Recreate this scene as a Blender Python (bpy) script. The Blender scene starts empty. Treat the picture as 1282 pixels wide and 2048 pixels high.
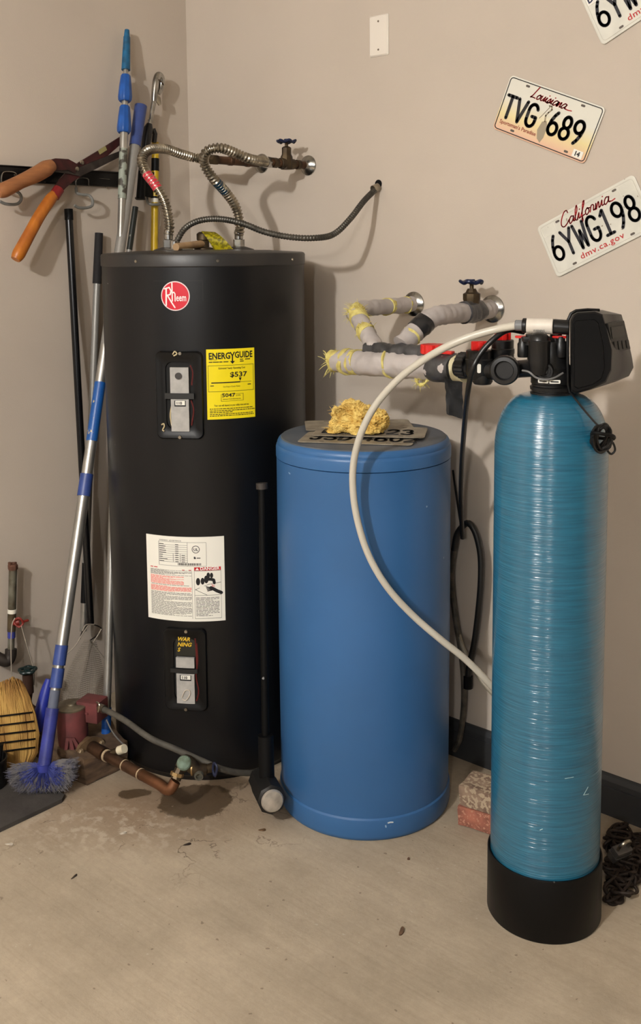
import bpy, bmesh, math, random
import numpy as np
from mathutils import Vector, Matrix, noise
random.seed(7)
sc = bpy.context.scene
COL = sc.collection
PI = math.pi
# ------------------------------------------------------------------ camera
# room frame: X along the back wall from the corner, Y towards the back wall (wall at Y=0), Z up, metres
FPX, PPY, PITCH, ROLL, YAW = 2026.3, 712.5, .1082, -.0085, .7175
CAM = np.array([2.823, -2.5153, 1.565])
cd = bpy.data.cameras.new('camera'); cam = bpy.data.objects.new('camera', cd); COL.objects.link(cam)
cd.sensor_width = 36; cd.lens = FPX/2048*36; cd.shift_y = -(1024-PPY)/2048; cd.clip_start = .05
cam.matrix_world = Matrix.Translation(CAM) @ Matrix.Rotation(YAW, 4, 'Z') @ Matrix.Rotation(PI/2-PITCH, 4, 'X') @ Matrix.Rotation(ROLL, 4, 'Z')
sc.camera = cam
# ------------------------------------------------------------------ light
w = bpy.data.worlds.new('world'); sc.world = w; w.use_nodes = True
w.node_tree.nodes['Background'].inputs[0].default_value = (.85, .9, 1, 1)
w.node_tree.nodes['Background'].inputs[1].default_value = .3
def lamp(loc, power, size, col):
    l = bpy.data.lights.new('ceiling_bulb', 'POINT'); l.energy = power; l.shadow_soft_size = size; l.color = col
    o = bpy.data.objects.new('ceiling_bulb_light', l); COL.objects.link(o); o.location = loc
LAMP_A = (1.87, -3.8, 2.62); LAMP_B = (4.6, -5.9, 2.62)
lamp(LAMP_A, 156, .06, (1, .975, .95))
lamp(LAMP_B, 108, .10, (1, .975, .95))
sc.view_settings.view_transform = 'Standard'; sc.view_settings.look = 'None'
sc.view_settings.gamma = 1; sc.view_settings.use_curve_mapping = False
sc.view_settings.exposure = 0.75
# ------------------------------------------------------------------ measuring helpers (photo pixel -> point on a real plane)
c0, s0 = math.cos(YAW), math.sin(YAW)
def ray(x, y):
    a = (x-641)/FPX; b = -(y-PPY)/FPX
    c, s = math.cos(ROLL), math.sin(ROLL); a, b = c*a-s*b, s*a+c*b
    fw = math.cos(PITCH)+b*math.sin(PITCH)
    return np.array([c0*a-s0*fw, s0*a+c0*fw, -math.sin(PITCH)+b*math.cos(PITCH)])
def W(x, y, d=0):   # plane parallel to back wall, d in front of it
    r = ray(x, y); return Vector(CAM+r*((-d-CAM[1])/r[1]))
def L(x, y, d=0):   # plane parallel to left wall
    r = ray(x, y); return Vector(CAM+r*((d-CAM[0])/r[0]))
def F(x, y, z=0):   # horizontal plane
    r = ray(x, y); return Vector(CAM+r*((z-CAM[2])/r[2]))
def D(x, y, dist):  # vertical plane across the view at a horizontal distance
    r = ray(x, y); return Vector(CAM+r*(dist/(-s0*r[0]+c0*r[1])))
def pr(P):
    q = np.array(P)-CAM
    a = c0*q[0]+s0*q[1]; fy = -s0*q[0]+c0*q[1]; fw = fy*math.cos(PITCH)-q[2]*math.sin(PITCH); up = fy*math.sin(PITCH)+q[2]*math.cos(PITCH)
    a, b = a/fw, up/fw; c, s = math.cos(-ROLL), math.sin(-ROLL); a, b = c*a-s*b, s*a+c*b
    return 641+FPX*a, PPY-FPX*b
def online(P0, P1, y):   # point of a straight pole at a given picture height
    lo, hi = -.5, 1.5
    for _ in range(40):
        m = (lo+hi)/2
        if pr(P0.lerp(P1, m))[1] < y: lo = m
        else: hi = m
    return P0.lerp(P1, lo)
HC = Vector((.492, -.387, 0)); HR = .3085
BC = Vector((1.094, -.357, 0)); BR = .240
SC_ = Vector((1.734, -.479, 0)); SR = .126
RIGHT = Vector((c0, s0, 0)); AWAY = Vector((-s0, c0, 0))    # camera-heading axes
# ------------------------------------------------------------------ materials
def lin(c):
    return tuple(((v/255)/12.92 if v/255 <= .04045 else ((v/255+.055)/1.055)**2.4) for v in c)+(1,)
MATS = {}
def M(name, col, rough=.5, metal=0, var=0., vs=6, col2=None, bump=0., bs=80, spec=.5, coat=0, stretch=(1, 1, 1), speck=None, sp_t=.72, sp_s=90, bstretch=None, trans=0, sss=0, detail=4, lo=.35, hi=.65):
    if name in MATS: return MATS[name]
    m = bpy.data.materials.new(name); m.use_nodes = True; nt = m.node_tree; N = nt.nodes; K = nt.links
    b = N['Principled BSDF']; b.inputs['Base Color'].default_value = lin(col)
    b.inputs['Roughness'].default_value = rough; b.inputs['Metallic'].default_value = metal
    b.inputs['Specular IOR Level'].default_value = spec; b.inputs['Coat Weight'].default_value = coat; b.inputs['Coat Roughness'].default_value = .12
    if trans: b.inputs['Transmission Weight'].default_value = trans
    if sss:
        b.inputs['Subsurface Weight'].default_value = sss; b.inputs['Subsurface Scale'].default_value = .01
    tc = N.new('ShaderNodeTexCoord'); mp = N.new('ShaderNodeMapping'); mp.inputs['Scale'].default_value = stretch
    K.new(tc.outputs['Object'], mp.inputs[0])
    out = None
    if col2 is not None or var:
        if col2 is None: col2 = tuple(max(0, v*(1-var)) for v in col)
        n = N.new('ShaderNodeTexNoise'); n.inputs['Scale'].default_value = vs; n.inputs['Detail'].default_value = detail
        K.new(mp.outputs[0], n.inputs['Vector'])
        r = N.new('ShaderNodeValToRGB'); r.color_ramp.elements[0].position = lo; r.color_ramp.elements[1].position = hi
        r.color_ramp.elements[0].color = lin(col2); r.color_ramp.elements[1].color = lin(col)
        K.new(n.outputs['Fac'], r.inputs[0]); out = r.outputs[0]
    if speck is not None:
        n2 = N.new('ShaderNodeTexNoise'); n2.inputs['Scale'].default_value = sp_s; n2.inputs['Detail'].default_value = 1
        K.new(tc.outputs['Object'], n2.inputs['Vector'])
        r2 = N.new('ShaderNodeValToRGB'); r2.color_ramp.elements[0].position = sp_t; r2.color_ramp.elements[1].position = min(.999, sp_t+.02)
        K.new(n2.outputs['Fac'], r2.inputs[0])
        mx = N.new('ShaderNodeMix'); mx.data_type = 'RGBA'; K.new(r2.outputs[0], mx.inputs[0])
        if out is not None: K.new(out, mx.inputs[6])
        else: mx.inputs[6].default_value = lin(col)
        mx.inputs[7].default_value = lin(speck); out = mx.outputs[2]
    if out is not None: K.new(out, b.inputs['Base Color'])
    if bump:
        mp2 = N.new('ShaderNodeMapping'); mp2.inputs['Scale'].default_value = bstretch or stretch; K.new(tc.outputs['Object'], mp2.inputs[0])
        n3 = N.new('ShaderNodeTexNoise'); n3.inputs['Scale'].default_value = bs; n3.inputs['Detail'].default_value = 4
        K.new(mp2.outputs[0], n3.inputs['Vector'])
        bp = N.new('ShaderNodeBump'); bp.inputs['Strength'].default_value = bump; bp.inputs['Distance'].default_value = .003
        K.new(n3.outputs['Fac'], bp.inputs['Height']); K.new(bp.outputs[0], b.inputs['Normal'])
    MATS[name] = m; return m
black = M('black_plastic', (22, 22, 23), .36, spec=.45, var=.15, vs=30, bump=.05, bs=200)
blackm = M('black_matte', (8, 8, 9), .55, spec=.2)
chrome = M('chrome', (190, 188, 182), .22, 1, var=.3, vs=25)
steel = M('stainless', (186, 178, 162), .30, 1, var=.3, vs=20)
brass = M('old_brass', (92, 78, 58), .5, .75, col2=(52, 42, 34), vs=22)
copper = M('dull_copper', (104, 76, 56), .5, .75, col2=(58, 42, 32), vs=14)
copper2 = M('bright_copper', (126, 84, 58), .42, .7, col2=(92, 62, 40), vs=14)
alu = M('aluminium_tube', (188, 186, 180), .34, .85, var=.12, vs=10)
greypaint = M('grey_pole_paint', (150, 148, 143), .4, .35)
bluep = M('blue_plastic', (28, 90, 176), .4, var=.15, vs=20)
blued = M('navy_plastic', (52, 74, 142), .42, var=.12, vs=20)
bluec = M('royal_blue_plastic', (56, 64, 148), .42, var=.2, vs=20)
teal_grip = M('teal_grip', (22, 104, 150), .5, var=.25, vs=40)
redp = M('red_plastic', (205, 34, 30), .35)
whitep = M('white_paper', (226, 222, 208), .55)
white_label = M('white_label', (236, 234, 224), .45)
ink = M('black_ink', (18, 18, 22), .5)
redink = M('red_ink', (190, 28, 34), .5)
pinkink = M('pale_red_ink', (232, 150, 140), .5)
greyink = M('grey_ink', (110, 106, 100), .5)
yellowlab = M('yellow_label', (240, 220, 20), .45)
navyink = M('navy_ink', (22, 30, 70), .5)
handle_blue = M('dark_blue_enamel', (18, 34, 74), .35, .2, var=.3, vs=60)
# ------------------------------------------------------------------ object helpers
WLOC = {}
def finish(bm, name, smooth=35):
    bmesh.ops.recalc_face_normals(bm, faces=bm.faces)
    if smooth:
        a = math.radians(smooth)
        for f in bm.faces: f.smooth = True
        for e in bm.edges:
            if len(e.link_faces) == 2 and e.calc_face_angle(0) > a: e.smooth = False
    me = bpy.data.meshes.new(name); bm.to_mesh(me); bm.free(); return me
def obj(name, bm, mat, parent=None, label=None, origin=None, smooth=35):
    if origin is None:
        xs = [v.co for v in bm.verts]
        lo = Vector((min(v[i] for v in xs) for i in range(3))); hi = Vector((max(v[i] for v in xs) for i in range(3)))
        origin = Vector(((lo.x+hi.x)/2, (lo.y+hi.y)/2, lo.z if parent is None else (lo.z+hi.z)/2))
    origin = Vector(origin)
    bmesh.ops.translate(bm, verts=bm.verts, vec=-origin)
    me = finish(bm, name, smooth); me.materials.append(mat)
    o = bpy.data.objects.new(name, me); COL.objects.link(o)
    WLOC[o.name] = origin
    if parent is not None:
        o.parent = parent; o.location = origin-WLOC[parent.name]
    else: o.location = origin
    if label: o['label'] = label
    return o
def thing(name, label, cat, loc, group=None):
    o = bpy.data.objects.new(name, None); COL.objects.link(o); o.location = loc; o.empty_display_size = .05
    WLOC[o.name] = Vector(loc); o['label'] = label; o['category'] = cat
    if group: o['group'] = group
    return o
def tag(o, label, cat, group=None):
    o['label'] = label; o['category'] = cat
    if group: o['group'] = group
    return o
def struct(name, bm, mat, parent=None, smooth=0):
    o = obj(name, bm, mat, parent, origin=(0, 0, 0) if parent is None else None, smooth=smooth); o['kind'] = 'structure'; return o
def box(bm, a, b, bev=0, mat4=None):
    a, b = Vector(a), Vector(b); t = bmesh.new(); bmesh.ops.create_cube(t, size=1)
    for v in t.verts: v.co = Vector(((a[i]+b[i])/2+v.co[i]*(b[i]-a[i]) for i in range(3)))
    if bev: bmesh.ops.bevel(t, geom=t.edges[:], offset=bev, segments=2, affect='EDGES', profile=.6)
    merge(bm, t, mat4)
def merge(bm, t, mat4=None, fn=None):
    if mat4 is not None: bmesh.ops.transform(t, matrix=mat4, verts=t.verts)
    mp = [bm.verts.new(fn(v.co) if fn else v.co) for v in t.verts]; t.verts.index_update()
    for f in t.faces:
        try: bm.faces.new([mp[v.index] for v in f.verts])
        except ValueError: pass
    t.free()
def smoothpath(pts, n=8, closed=False):
    P = [Vector(p) for p in pts]; out = []
    m = len(P); rng = m if closed else m-1
    for i in range(rng):
        if closed: a, b, c, d = P[(i-1) % m], P[i], P[(i+1) % m], P[(i+2) % m]
        else:
            b, c = P[i], P[i+1]; a = P[i-1] if i else b*2-c; d = P[i+2] if i+2 < m else c*2-b
        for k in range(n):
            t = k/n
            out.append(.5*((2*b)+(c-a)*t+(2*a-5*b+4*c-d)*t*t+(3*b-3*c+d-a)*t**3))
    if not closed: out.append(P[-1])
    return out
def resample(P, step):
    L_ = [0]
    for i in range(1, len(P)): L_.append(L_[-1]+(P[i]-P[i-1]).length)
    n = max(2, int(L_[-1]/step)); out = []; j = 0
    for k in range(n+1):
        s = L_[-1]*k/n
        while j < len(P)-2 and L_[j+1] < s: j += 1
        t = (s-L_[j])/max(1e-9, L_[j+1]-L_[j]); out.append(P[j].lerp(P[j+1], min(1, t)))
    return out, L_[-1]
def tube(bm, P, r, seg=12, caps=True, closed=False, squash=None):
    P = [Vector(p) for p in P]; n = len(P)
    R = r if isinstance(r, (list, tuple)) else [r]*n
    tg = []
    for i in range(n):
        a = P[i-1] if (i or closed) else P[i]; b = P[(i+1) % n] if (i < n-1 or closed) else P[i]
        t = (b-a); tg.append(t.normalized() if t.length > 1e-9 else Vector((0, 0, 1)))
    up = Vector((0, 0, 1)) if abs(tg[0].z) < .9 else Vector((1, 0, 0))
    nrm = (up-tg[0]*up.dot(tg[0])).normalized(); rings = []
    for i in range(n):
        nrm = nrm-tg[i]*nrm.dot(tg[i])
        nrm.normalize(); bi = tg[i].cross(nrm); rg = []
        for k in range(seg):
            th = 2*PI*k/seg; q = (squash or 1)
            rg.append(bm.verts.new(P[i]+(nrm*math.cos(th)*q+bi*math.sin(th))*R[i]))
        rings.append(rg)
    rng = n if closed else n-1
    for i in range(rng):
        a, b = rings[i], rings[(i+1) % n]
        for k in range(seg): bm.faces.new((a[k], a[(k+1) % seg], b[(k+1) % seg], b[k]))
    if caps and not closed:
        bm.faces.new(rings[0][::-1]); bm.faces.new(rings[-1])
def corr(bm, pts, r0, period, amp=.12, seg=14, per=6):
    P, ln = resample(smoothpath(pts, 10), period/per)
    R = [r0*(1+amp*math.sin(2*PI*i/per)) for i in range(len(P))]
    tube(bm, P, R, seg); return P
def axes(ax):
    ax = Vector(ax).normalized(); t = Vector((0, 0, 1)) if abs(ax.z) < .9 else Vector((1, 0, 0))
    x = t.cross(ax).normalized(); y = ax.cross(x); return x, y, ax
def lathe(bm, o, ax, prof, seg=32, capa=True, capb=True, flute=0, fn=0):
    o = Vector(o); x, y, z = axes(ax); rings = []
    for r, h in prof:
        rg = []
        for k in range(seg):
            th = 2*PI*k/seg; rr = r*(1+(flute*math.cos(fn*th) if fn else 0))
            rg.append(bm.verts.new(o+z*h+(x*math.cos(th)+y*math.sin(th))*rr))
        rings.append(rg)
    for a, b in zip(rings, rings[1:]):
        for k in range(seg): bm.faces.new((a[k], a[(k+1) % seg], b[(k+1) % seg], b[k]))
    if capa: bm.faces.new(rings[0][::-1])
    if capb: bm.faces.new(rings[-1])
def cyl(bm, a, b, r, seg=20, bev=0, r2=None, **k):
    a, b = Vector(a), Vector(b); h = (b-a).length; r2 = r if r2 is None else r2
    if bev: pf = [(r-bev, 0), (r, bev), (r2, h-bev), (r2-bev, h)]
    else: pf = [(r, 0), (r2, h)]
    lathe(bm, a, b-a, pf, seg, **k)
def one(name, mat, parent, fn, **kw):
    bm = bmesh.new(); fn(bm); return obj(name, bm, mat, parent, **kw)
def C_(name, mat, parent, a, b, r, **kw):
    okw = {k: kw.pop(k) for k in ('label',) if k in kw}
    return one(name, mat, parent, lambda bm: cyl(bm, a, b, r, **kw), **okw)
def B_(name, mat, parent, a, b, bev=0, m=None, **kw): return one(name, mat, parent, lambda bm: box(bm, a, b, bev, m), **kw)
def T_(name, mat, parent, P, r, seg=12, sm=8, **kw):
    def f(bm):
        Q = smoothpath(P, sm) if sm else P
        R = r
        if isinstance(r, (list, tuple)):
            R = [r[min(len(r)-1, i//sm)]*(1-(i % sm)/sm)+r[min(len(r)-1, i//sm+1)]*((i % sm)/sm) for i in range(len(Q))] if sm else r
        tube(bm, Q, R, seg)
    return one(name, mat, parent, f, **kw)
def prism(bm, poly, z0, z1, fn=None, bev=0):
    t = bmesh.new(); lo = [t.verts.new((x, y, z0)) for x, y in poly]; hi = [t.verts.new((x, y, z1)) for x, y in poly]
    n = len(poly); t.faces.new(lo[::-1]); t.faces.new(hi)
    for i in range(n): t.faces.new((lo[i], lo[(i+1) % n], hi[(i+1) % n], hi[i]))
    if bev: bmesh.ops.bevel(t, geom=[e for e in t.edges], offset=bev, segments=2, affect='EDGES')
    merge(bm, t, None, fn)
def frame(o, x, y):   # flat design (x right, y up, z out) onto a real plane
    o, x, y = Vector(o), Vector(x).normalized(), Vector(y).normalized(); z = x.cross(y)
    return lambda v: o+x*v[0]+y*v[1]+z*v[2]
def rrect(w_, h_, r, n=5, cx=0, cy=0):
    out = []
    for qx, qy, a0 in ((1, 1, 0), (-1, 1, 90), (-1, -1, 180), (1, -1, 270)):
        for k in range(n+1):
            a = math.radians(a0+90*k/n); out.append((cx+qx*(w_/2-r)+r*math.cos(a), cy+qy*(h_/2-r)+r*math.sin(a)))
    return out
def grid(bm, x0, x1, y0, y1, d, fn, nx=16, ny=1):
    vs = [[bm.verts.new(fn(Vector((x0+(x1-x0)*i/nx, y0+(y1-y0)*j/ny, d)))) for i in range(nx+1)] for j in range(ny+1)]
    for j in range(ny):
        for i in range(nx): bm.faces.new((vs[j][i], vs[j][i+1], vs[j+1][i+1], vs[j+1][i]))
def slabgrid(bm, x0, x1, y0, y1, d0, d1, fn, nx=16):   # curved sheet with thickness
    top = [[bm.verts.new(fn(Vector((x0+(x1-x0)*i/nx, y, d1)))) for i in range(nx+1)] for y in (y0, y1)]
    bot = [[bm.verts.new(fn(Vector((x0+(x1-x0)*i/nx, y, d0)))) for i in range(nx+1)] for y in (y0, y1)]
    for i in range(nx):
        bm.faces.new((top[0][i], top[0][i+1], top[1][i+1], top[1][i]))
        bm.faces.new((bot[0][i+1], bot[0][i], bot[1][i], bot[1][i+1]))
        bm.faces.new((bot[0][i], bot[0][i+1], top[0][i+1], top[0][i])); bm.faces.new((top[1][i], top[1][i+1], bot[1][i+1], bot[1][i]))
    for i in (0, nx): bm.faces.new((bot[0][i], top[0][i], top[1][i], bot[1][i]))
def text(bm, s, x, y, size, d, fn, align='LEFT', shear=0, bold=0, sx=1, spacing=1, fit=None):
    cu = bpy.data.curves.new('lettering', 'FONT'); cu.body = s; cu.size = size; cu.align_x = align; cu.shear = shear; cu.offset = bold; cu.resolution_u = 2; cu.space_character = spacing
    o = bpy.data.objects.new('lettering', cu); COL.objects.link(o)
    dg = bpy.context.evaluated_depsgraph_get(); me = bpy.data.meshes.new_from_object(o.evaluated_get(dg))
    if fit:
        xs = [v.co.x for v in me.vertices]; sx = fit/(max(xs)-min(xs)); x -= min(xs)*sx
    vs = [bm.verts.new(fn(Vector((x+v.co.x*sx, y+v.co.y, d)))) for v in me.vertices]
    for p in me.polygons:
        try: bm.faces.new([vs[i] for i in p.vertices])
        except ValueError: pass
    bpy.data.objects.remove(o); bpy.data.curves.remove(cu); bpy.data.meshes.remove(me)
# stroke alphabet (unit box: width .55, height 1)
def arc(cx, cy, rx, ry, a0, a1, n=10): return [(cx+rx*math.cos(math.radians(a0+(a1-a0)*i/n)), cy+ry*math.sin(math.radians(a0+(a1-a0)*i/n))) for i in range(n+1)]
GL = {
 '6': [arc(.27, .27, .25, .27, 150, -210, 18), [(.03, .36), (.08, .6), (.2, .85), (.32, 1)]],
 '8': [arc(.27, .25, .25, .25, 90, -270, 16), arc(.27, .74, .21, .25, -90, 270, 16)],
 '9': [arc(.27, .73, .25, .27, -30, 330, 18), [(.51, .64), (.46, .4), (.34, .15), (.22, 0)]],
 '1': [[(.1, .82), (.28, 1), (.28, 0)], [(.08, 0), (.48, 0)]],
 '2': [arc(.27, .74, .24, .26, 165, -20, 10)+[(.42, .5), (.04, 0), (.52, 0)]],
 '3': [arc(.25, .75, .22, .25, 150, -80, 10), arc(.25, .26, .26, .27, 85, -150, 10)],
 '4': [[(.42, 0), (.42, 1), (.02, .3), (.54, .3)]],
 '5': [[(.48, 1), (.08, 1), (.06, .56)]+arc(.26, .3, .25, .3, 125, -150, 12)],
 '7': [[(.03, 1), (.5, 1), (.2, 0)]], '0': [arc(.27, .5, .25, .5, 90, -270, 20)],
 'Y': [[(0, 1), (.27, .5), (.54, 1)], [(.27, .5), (.27, 0)]],
 'W': [[(0, 1), (.13, 0), (.28, .7), (.43, 0), (.56, 1)]],
 'G': [arc(.28, .72, .25, .28, 20, 180, 8)+arc(.28, .28, .25, .28, 180, 360, 8)+[(.53, .46), (.3, .46)]],
 'T': [[(0, 1), (.54, 1)], [(.27, 1), (.27, 0)]], 'V': [[(0, 1), (.27, 0), (.54, 1)]],
 'J': [[(.45, 1), (.45, .25)]+arc(.25, .25, .2, .25, 0, -170, 8)], 'D': [[(.05, 0), (.05, 1), (.25, 1)]+arc(.25, .5, .27, .5, 90, -90, 10)+[(.05, 0)]],
 'S': [arc(.27, .75, .23, .25, 30, 250, 10)+arc(.27, .26, .25, .26, 75, -150, 10)],
 'K': [[(.05, 0), (.05, 1)], [(.5, 1), (.05, .42)], [(.2, .56), (.52, 0)]], 'B': [[(.05, 0), (.05, 1), (.25, 1)]+arc(.25, .76, .22, .24, 90, -90, 8)+arc(.25, .26, .26, .26, 90, -90, 8)+[(.05, 0)]],
 ' ': [],
 # slanted script letters
 'c:C': [[(.62, .8), (.55, .98), (.35, .92), (.12, .5), (.1, .15), (.28, 0), (.5, .12), (.66, .3)]],
 'c:L': [[(.30, 1.0), (.22, .6), (.14, .2), (.04, .02), (.2, .06), (.45, .04)]],
 'c:a': [[(.36, .38), (.2, .44), (.05, .22), (.1, 0), (.3, .16), (.38, .4), (.34, .08), (.46, .06)]],
 'c:l': [[(0, .06), (.28, .6), (.3, .95), (.18, .7), (.12, .12), (.22, 0), (.3, .1)]],
 'c:i': [[(0, .08), (.14, .4), (.12, .06), (.26, .08)], [(.2, .6), (.21, .62)]],
 'c:f': [[(0, .1), (.3, .75), (.34, 1), (.22, .8), (.04, -.3), (.12, -.2), (.12, .05), (.3, .1)]],
 'c:o': [[(.2, .42), (.05, .25), (.12, 0), (.3, .15), (.26, .4), (.2, .38), (.4, .34)]],
 'c:r': [[(0, .05), (.12, .42), (.28, .38), (.24, .06), (.36, .1)]],
 'c:n': [[(0, .02), (.08, .4), (.06, .02), (.22, .4), (.28, .36), (.26, .04), (.38, .1)]],
 'c:u': [[(.04, .42), (.04, .08), (.16, .04), (.3, .42), (.28, .06), (.38, .1)]],
 'c:s': [[(0, .04), (.18, .42), (.22, .14), (.1, 0), (.02, .06), (.3, .1)]],
}
def ribbon(bm, P, wd, d0, d1, fn):
    for i, p in enumerate(P):
        prism(bm, [(p[0]+wd/2*math.cos(2*PI*k/8+.39), p[1]+wd/2*math.sin(2*PI*k/8+.39)) for k in range(8)], d0, d1, fn)
        if i:
            q = P[i-1]; dx, dy = p[0]-q[0], p[1]-q[1]; l = math.hypot(dx, dy)
            if l < 1e-6: continue
            nx, ny = -dy/l*wd/2, dx/l*wd/2
            prism(bm, [(q[0]+nx, q[1]+ny), (q[0]-nx, q[1]-ny), (p[0]-nx, p[1]-ny), (p[0]+nx, p[1]+ny)], d0, d1, fn)
def strokes(bm, s, x, y, h, wfac, wd, d0, d1, fn, adv=.72):
    for ch in s:
        for pl in GL[ch]: ribbon(bm, [(x+px*h*wfac, y+py*h) for px, py in pl], wd, d0, d1, fn)
        x += adv*h*wfac*(.45 if ch == ' ' else 1)
def script(bm, s, x, y, h, wd, d0, d1, fn, tail=0, sx=1):
    for i, ch in enumerate(s):
        for pl in GL['c:'+ch]:
            Q = smoothpath([(a, b, 0) for a, b in pl], 4) if len(pl) > 2 else [Vector((a, b, 0)) for a, b in pl]
            ribbon(bm, [(x+(q.x+q.y*.25)*h*sx, y+q.y*h) for q in Q], wd, d0, d1, fn)
        x += {'C': .62, 'L': .5, 'f': .3, 'l': .26, 'i': .24, 'u': .34, 'n': .36, 's': .26}.get(ch, .37)*h*sx
    if tail: ribbon(bm, [(x, y+.05*h), (x+tail*.5, y+.02*h), (x+tail, y+.06*h)], wd*.9, d0, d1, fn)
# ================================================================== SETTING
def room_mat(name, col, col2, rough, vs, bump, bs):
    return M(name, col, rough, col2=col2, vs=vs, bump=bump, bs=bs, detail=6, lo=.25, hi=.8)
wall_m = room_mat('wall_paint', (202, 190, 176), (193, 181, 167), .75, 2.2, .10, 260)
ceil_m = M('ceiling_paint', (225, 220, 210), .9, bump=.1, bs=120)
base_m = M('dark_grey_trim', (52, 53, 55), .5, var=.12, vs=8)
def quadbox(a, b):
    bm = bmesh.new(); box(bm, a, b); return bm
struct('wall_back', quadbox((-.12, 0, -.05), (6.6, .12, 2.9)), wall_m)
struct('wall_left', quadbox((-.12, -7, -.05), (0, 0, 2.9)), wall_m)
struct('wall_right', quadbox((6.6, -7, -.05), (6.72, .12, 2.9)), M('right_wall_low_bounce', (84, 84, 84), .8))  # unseen wall, coloured dark to keep bounce light off the tanks
struct('wall_front', quadbox((-.12, -7.12, -.05), (6.72, -7, 2.9)), M('front_wall_low_bounce', (56, 56, 58), .7))  # unseen wall behind the camera, darkened so black surfaces reflect less light
struct('ceiling', quadbox((-.12, -7.12, 2.9), (6.72, .12, 3.0)), ceil_m)
for nm, lp in (('a', LAMP_A), ('b', LAMP_B)):
    t = thing('ceiling_light', 'round white porcelain bulb holder on the ceiling '+('nearer the back wall' if nm == 'a' else 'farther from the back wall'), 'light', (lp[0], lp[1], 2.9))
    one('lamp_base', M('porcelain', (225, 222, 214), .3), t, lambda bm: lathe(bm, (lp[0], lp[1], 2.9), (0, 0, -1), [(.07, 0), (.065, .02), (.03, .06), (.02, .085)], 24))
# floor material
fm = bpy.data.materials.new('concrete_floor'); fm.use_nodes = True
nt = fm.node_tree; N = nt.nodes; K = nt.links; fb = N['Principled BSDF']
tc = N.new('ShaderNodeTexCoord'); sep = N.new('ShaderNodeSeparateXYZ'); K.new(tc.outputs['Object'], sep.inputs[0])
def nz(scale, detail=5, rough=.6, stretch=None):
    n = N.new('ShaderNodeTexNoise'); n.inputs['Scale'].default_value = scale; n.inputs['Detail'].default_value = detail; n.inputs['Roughness'].default_value = rough
    if stretch:
        m_ = N.new('ShaderNodeMapping'); m_.inputs['Scale'].default_value = stretch[:3]; m_.inputs['Rotation'].default_value = (0, 0, stretch[3]); K.new(tc.outputs['Object'], m_.inputs[0]); K.new(m_.outputs[0], n.inputs['Vector'])
    else: K.new(tc.outputs['Object'], n.inputs['Vector'])
    return n.outputs['Fac']
def mth(op, a, b=None, c=None):
    m_ = N.new('ShaderNodeMath'); m_.operation = op
    for i, v in enumerate((a, b, c)):
        if v is None: continue
        if isinstance(v, (int, float)): m_.inputs[i].default_value = v
        else: K.new(v, m_.inputs[i])
    return m_.outputs[0]
def ramp(f, stops):
    r = N.new('ShaderNodeValToRGB'); e = r.color_ramp.elements
    e[0].position, e[0].color = stops[0][0], stops[0][1]; e[1].position, e[1].color = stops[-1][0], stops[-1][1]
    for p, c in stops[1:-1]: q = e.new(p); q.color = c
    K.new(f, r.inputs[0]); return r.outputs[0]
def mixc(f, a, b, mode='MIX'):
    m_ = N.new('ShaderNodeMix'); m_.data_type = 'RGBA'; m_.blend_type = mode
    if isinstance(f, (int, float)): m_.inputs[0].default_value = f
    else: K.new(f, m_.inputs[0])
    for i, v in ((6, a), (7, b)):
        if isinstance(v, tuple): m_.inputs[i].default_value = v
        else: K.new(v, m_.inputs[i])
    return m_.outputs[2]
nA = nz(16, 7, .75); nB = nz(5, 4)
def blob(p, rx, ry, ang, soft=.12, nzamt=.9, nsrc=None):
    ca, sa = math.cos(ang), math.sin(ang)
    dx = mth('SUBTRACT', sep.outputs[0], p[0]); dy = mth('SUBTRACT', sep.outputs[1], p[1])
    a = mth('DIVIDE', mth('ADD', mth('MULTIPLY', dx, ca), mth('MULTIPLY', dy, sa)), rx)
    b = mth('DIVIDE', mth('SUBTRACT', mth('MULTIPLY', dy, ca), mth('MULTIPLY', dx, sa)), ry)
    d = mth('SQRT', mth('ADD', mth('MULTIPLY', a, a), mth('MULTIPLY', b, b)))
    d = mth('ADD', d, mth('MULTIPLY', mth('SUBTRACT', nsrc or nA, .5), nzamt))
    return ramp(d, [(1-soft, (1, 1, 1, 1)), (1+soft if 1+soft < 1 else .999, (0, 0, 0, 1))]) if soft < 1 else d
def blob2(p, rx, ry, ang, soft=.12, nzamt=.9, nsrc=None):
    ca, sa = math.cos(ang), math.sin(ang)
    dx = mth('SUBTRACT', sep.outputs[0], p[0]); dy = mth('SUBTRACT', sep.outputs[1], p[1])
    a = mth('DIVIDE', mth('ADD', mth('MULTIPLY', dx, ca), mth('MULTIPLY', dy, sa)), rx*2)
    b = mth('DIVIDE', mth('SUBTRACT', mth('MULTIPLY', dy, ca), mth('MULTIPLY', dx, sa)), ry*2)
    d = mth('SQRT', mth('ADD', mth('MULTIPLY', a, a), mth('MULTIPLY', b, b)))
    d = mth('ADD', d, mth('MULTIPLY', mth('SUBTRACT', nsrc or nA, .5), nzamt/2))
    return ramp(d, [(max(0, .5-soft), (1, 1, 1, 1)), (min(1, .5+soft), (0, 0, 0, 1))])
base = ramp(nz(2.6, 7, .65), [(.3, lin((158, 144, 124))), (.7, lin((190, 175, 153)))])
fine = ramp(nz(60, 8, .8), [(.3, (.72, .72, .72, 1)), (.7, (1.0, 1.0, 1.0, 1))])
colr = mixc(.55, base, fine, 'MULTIPLY')
sw = ramp(nz(3, 6, .7, (1, 9, 1, .35)), [(.38, (.84, .83, .82, 1)), (.62, (1, 1, 1, 1))]); colr = mixc(.45, colr, sw, 'MULTIPLY')
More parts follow.
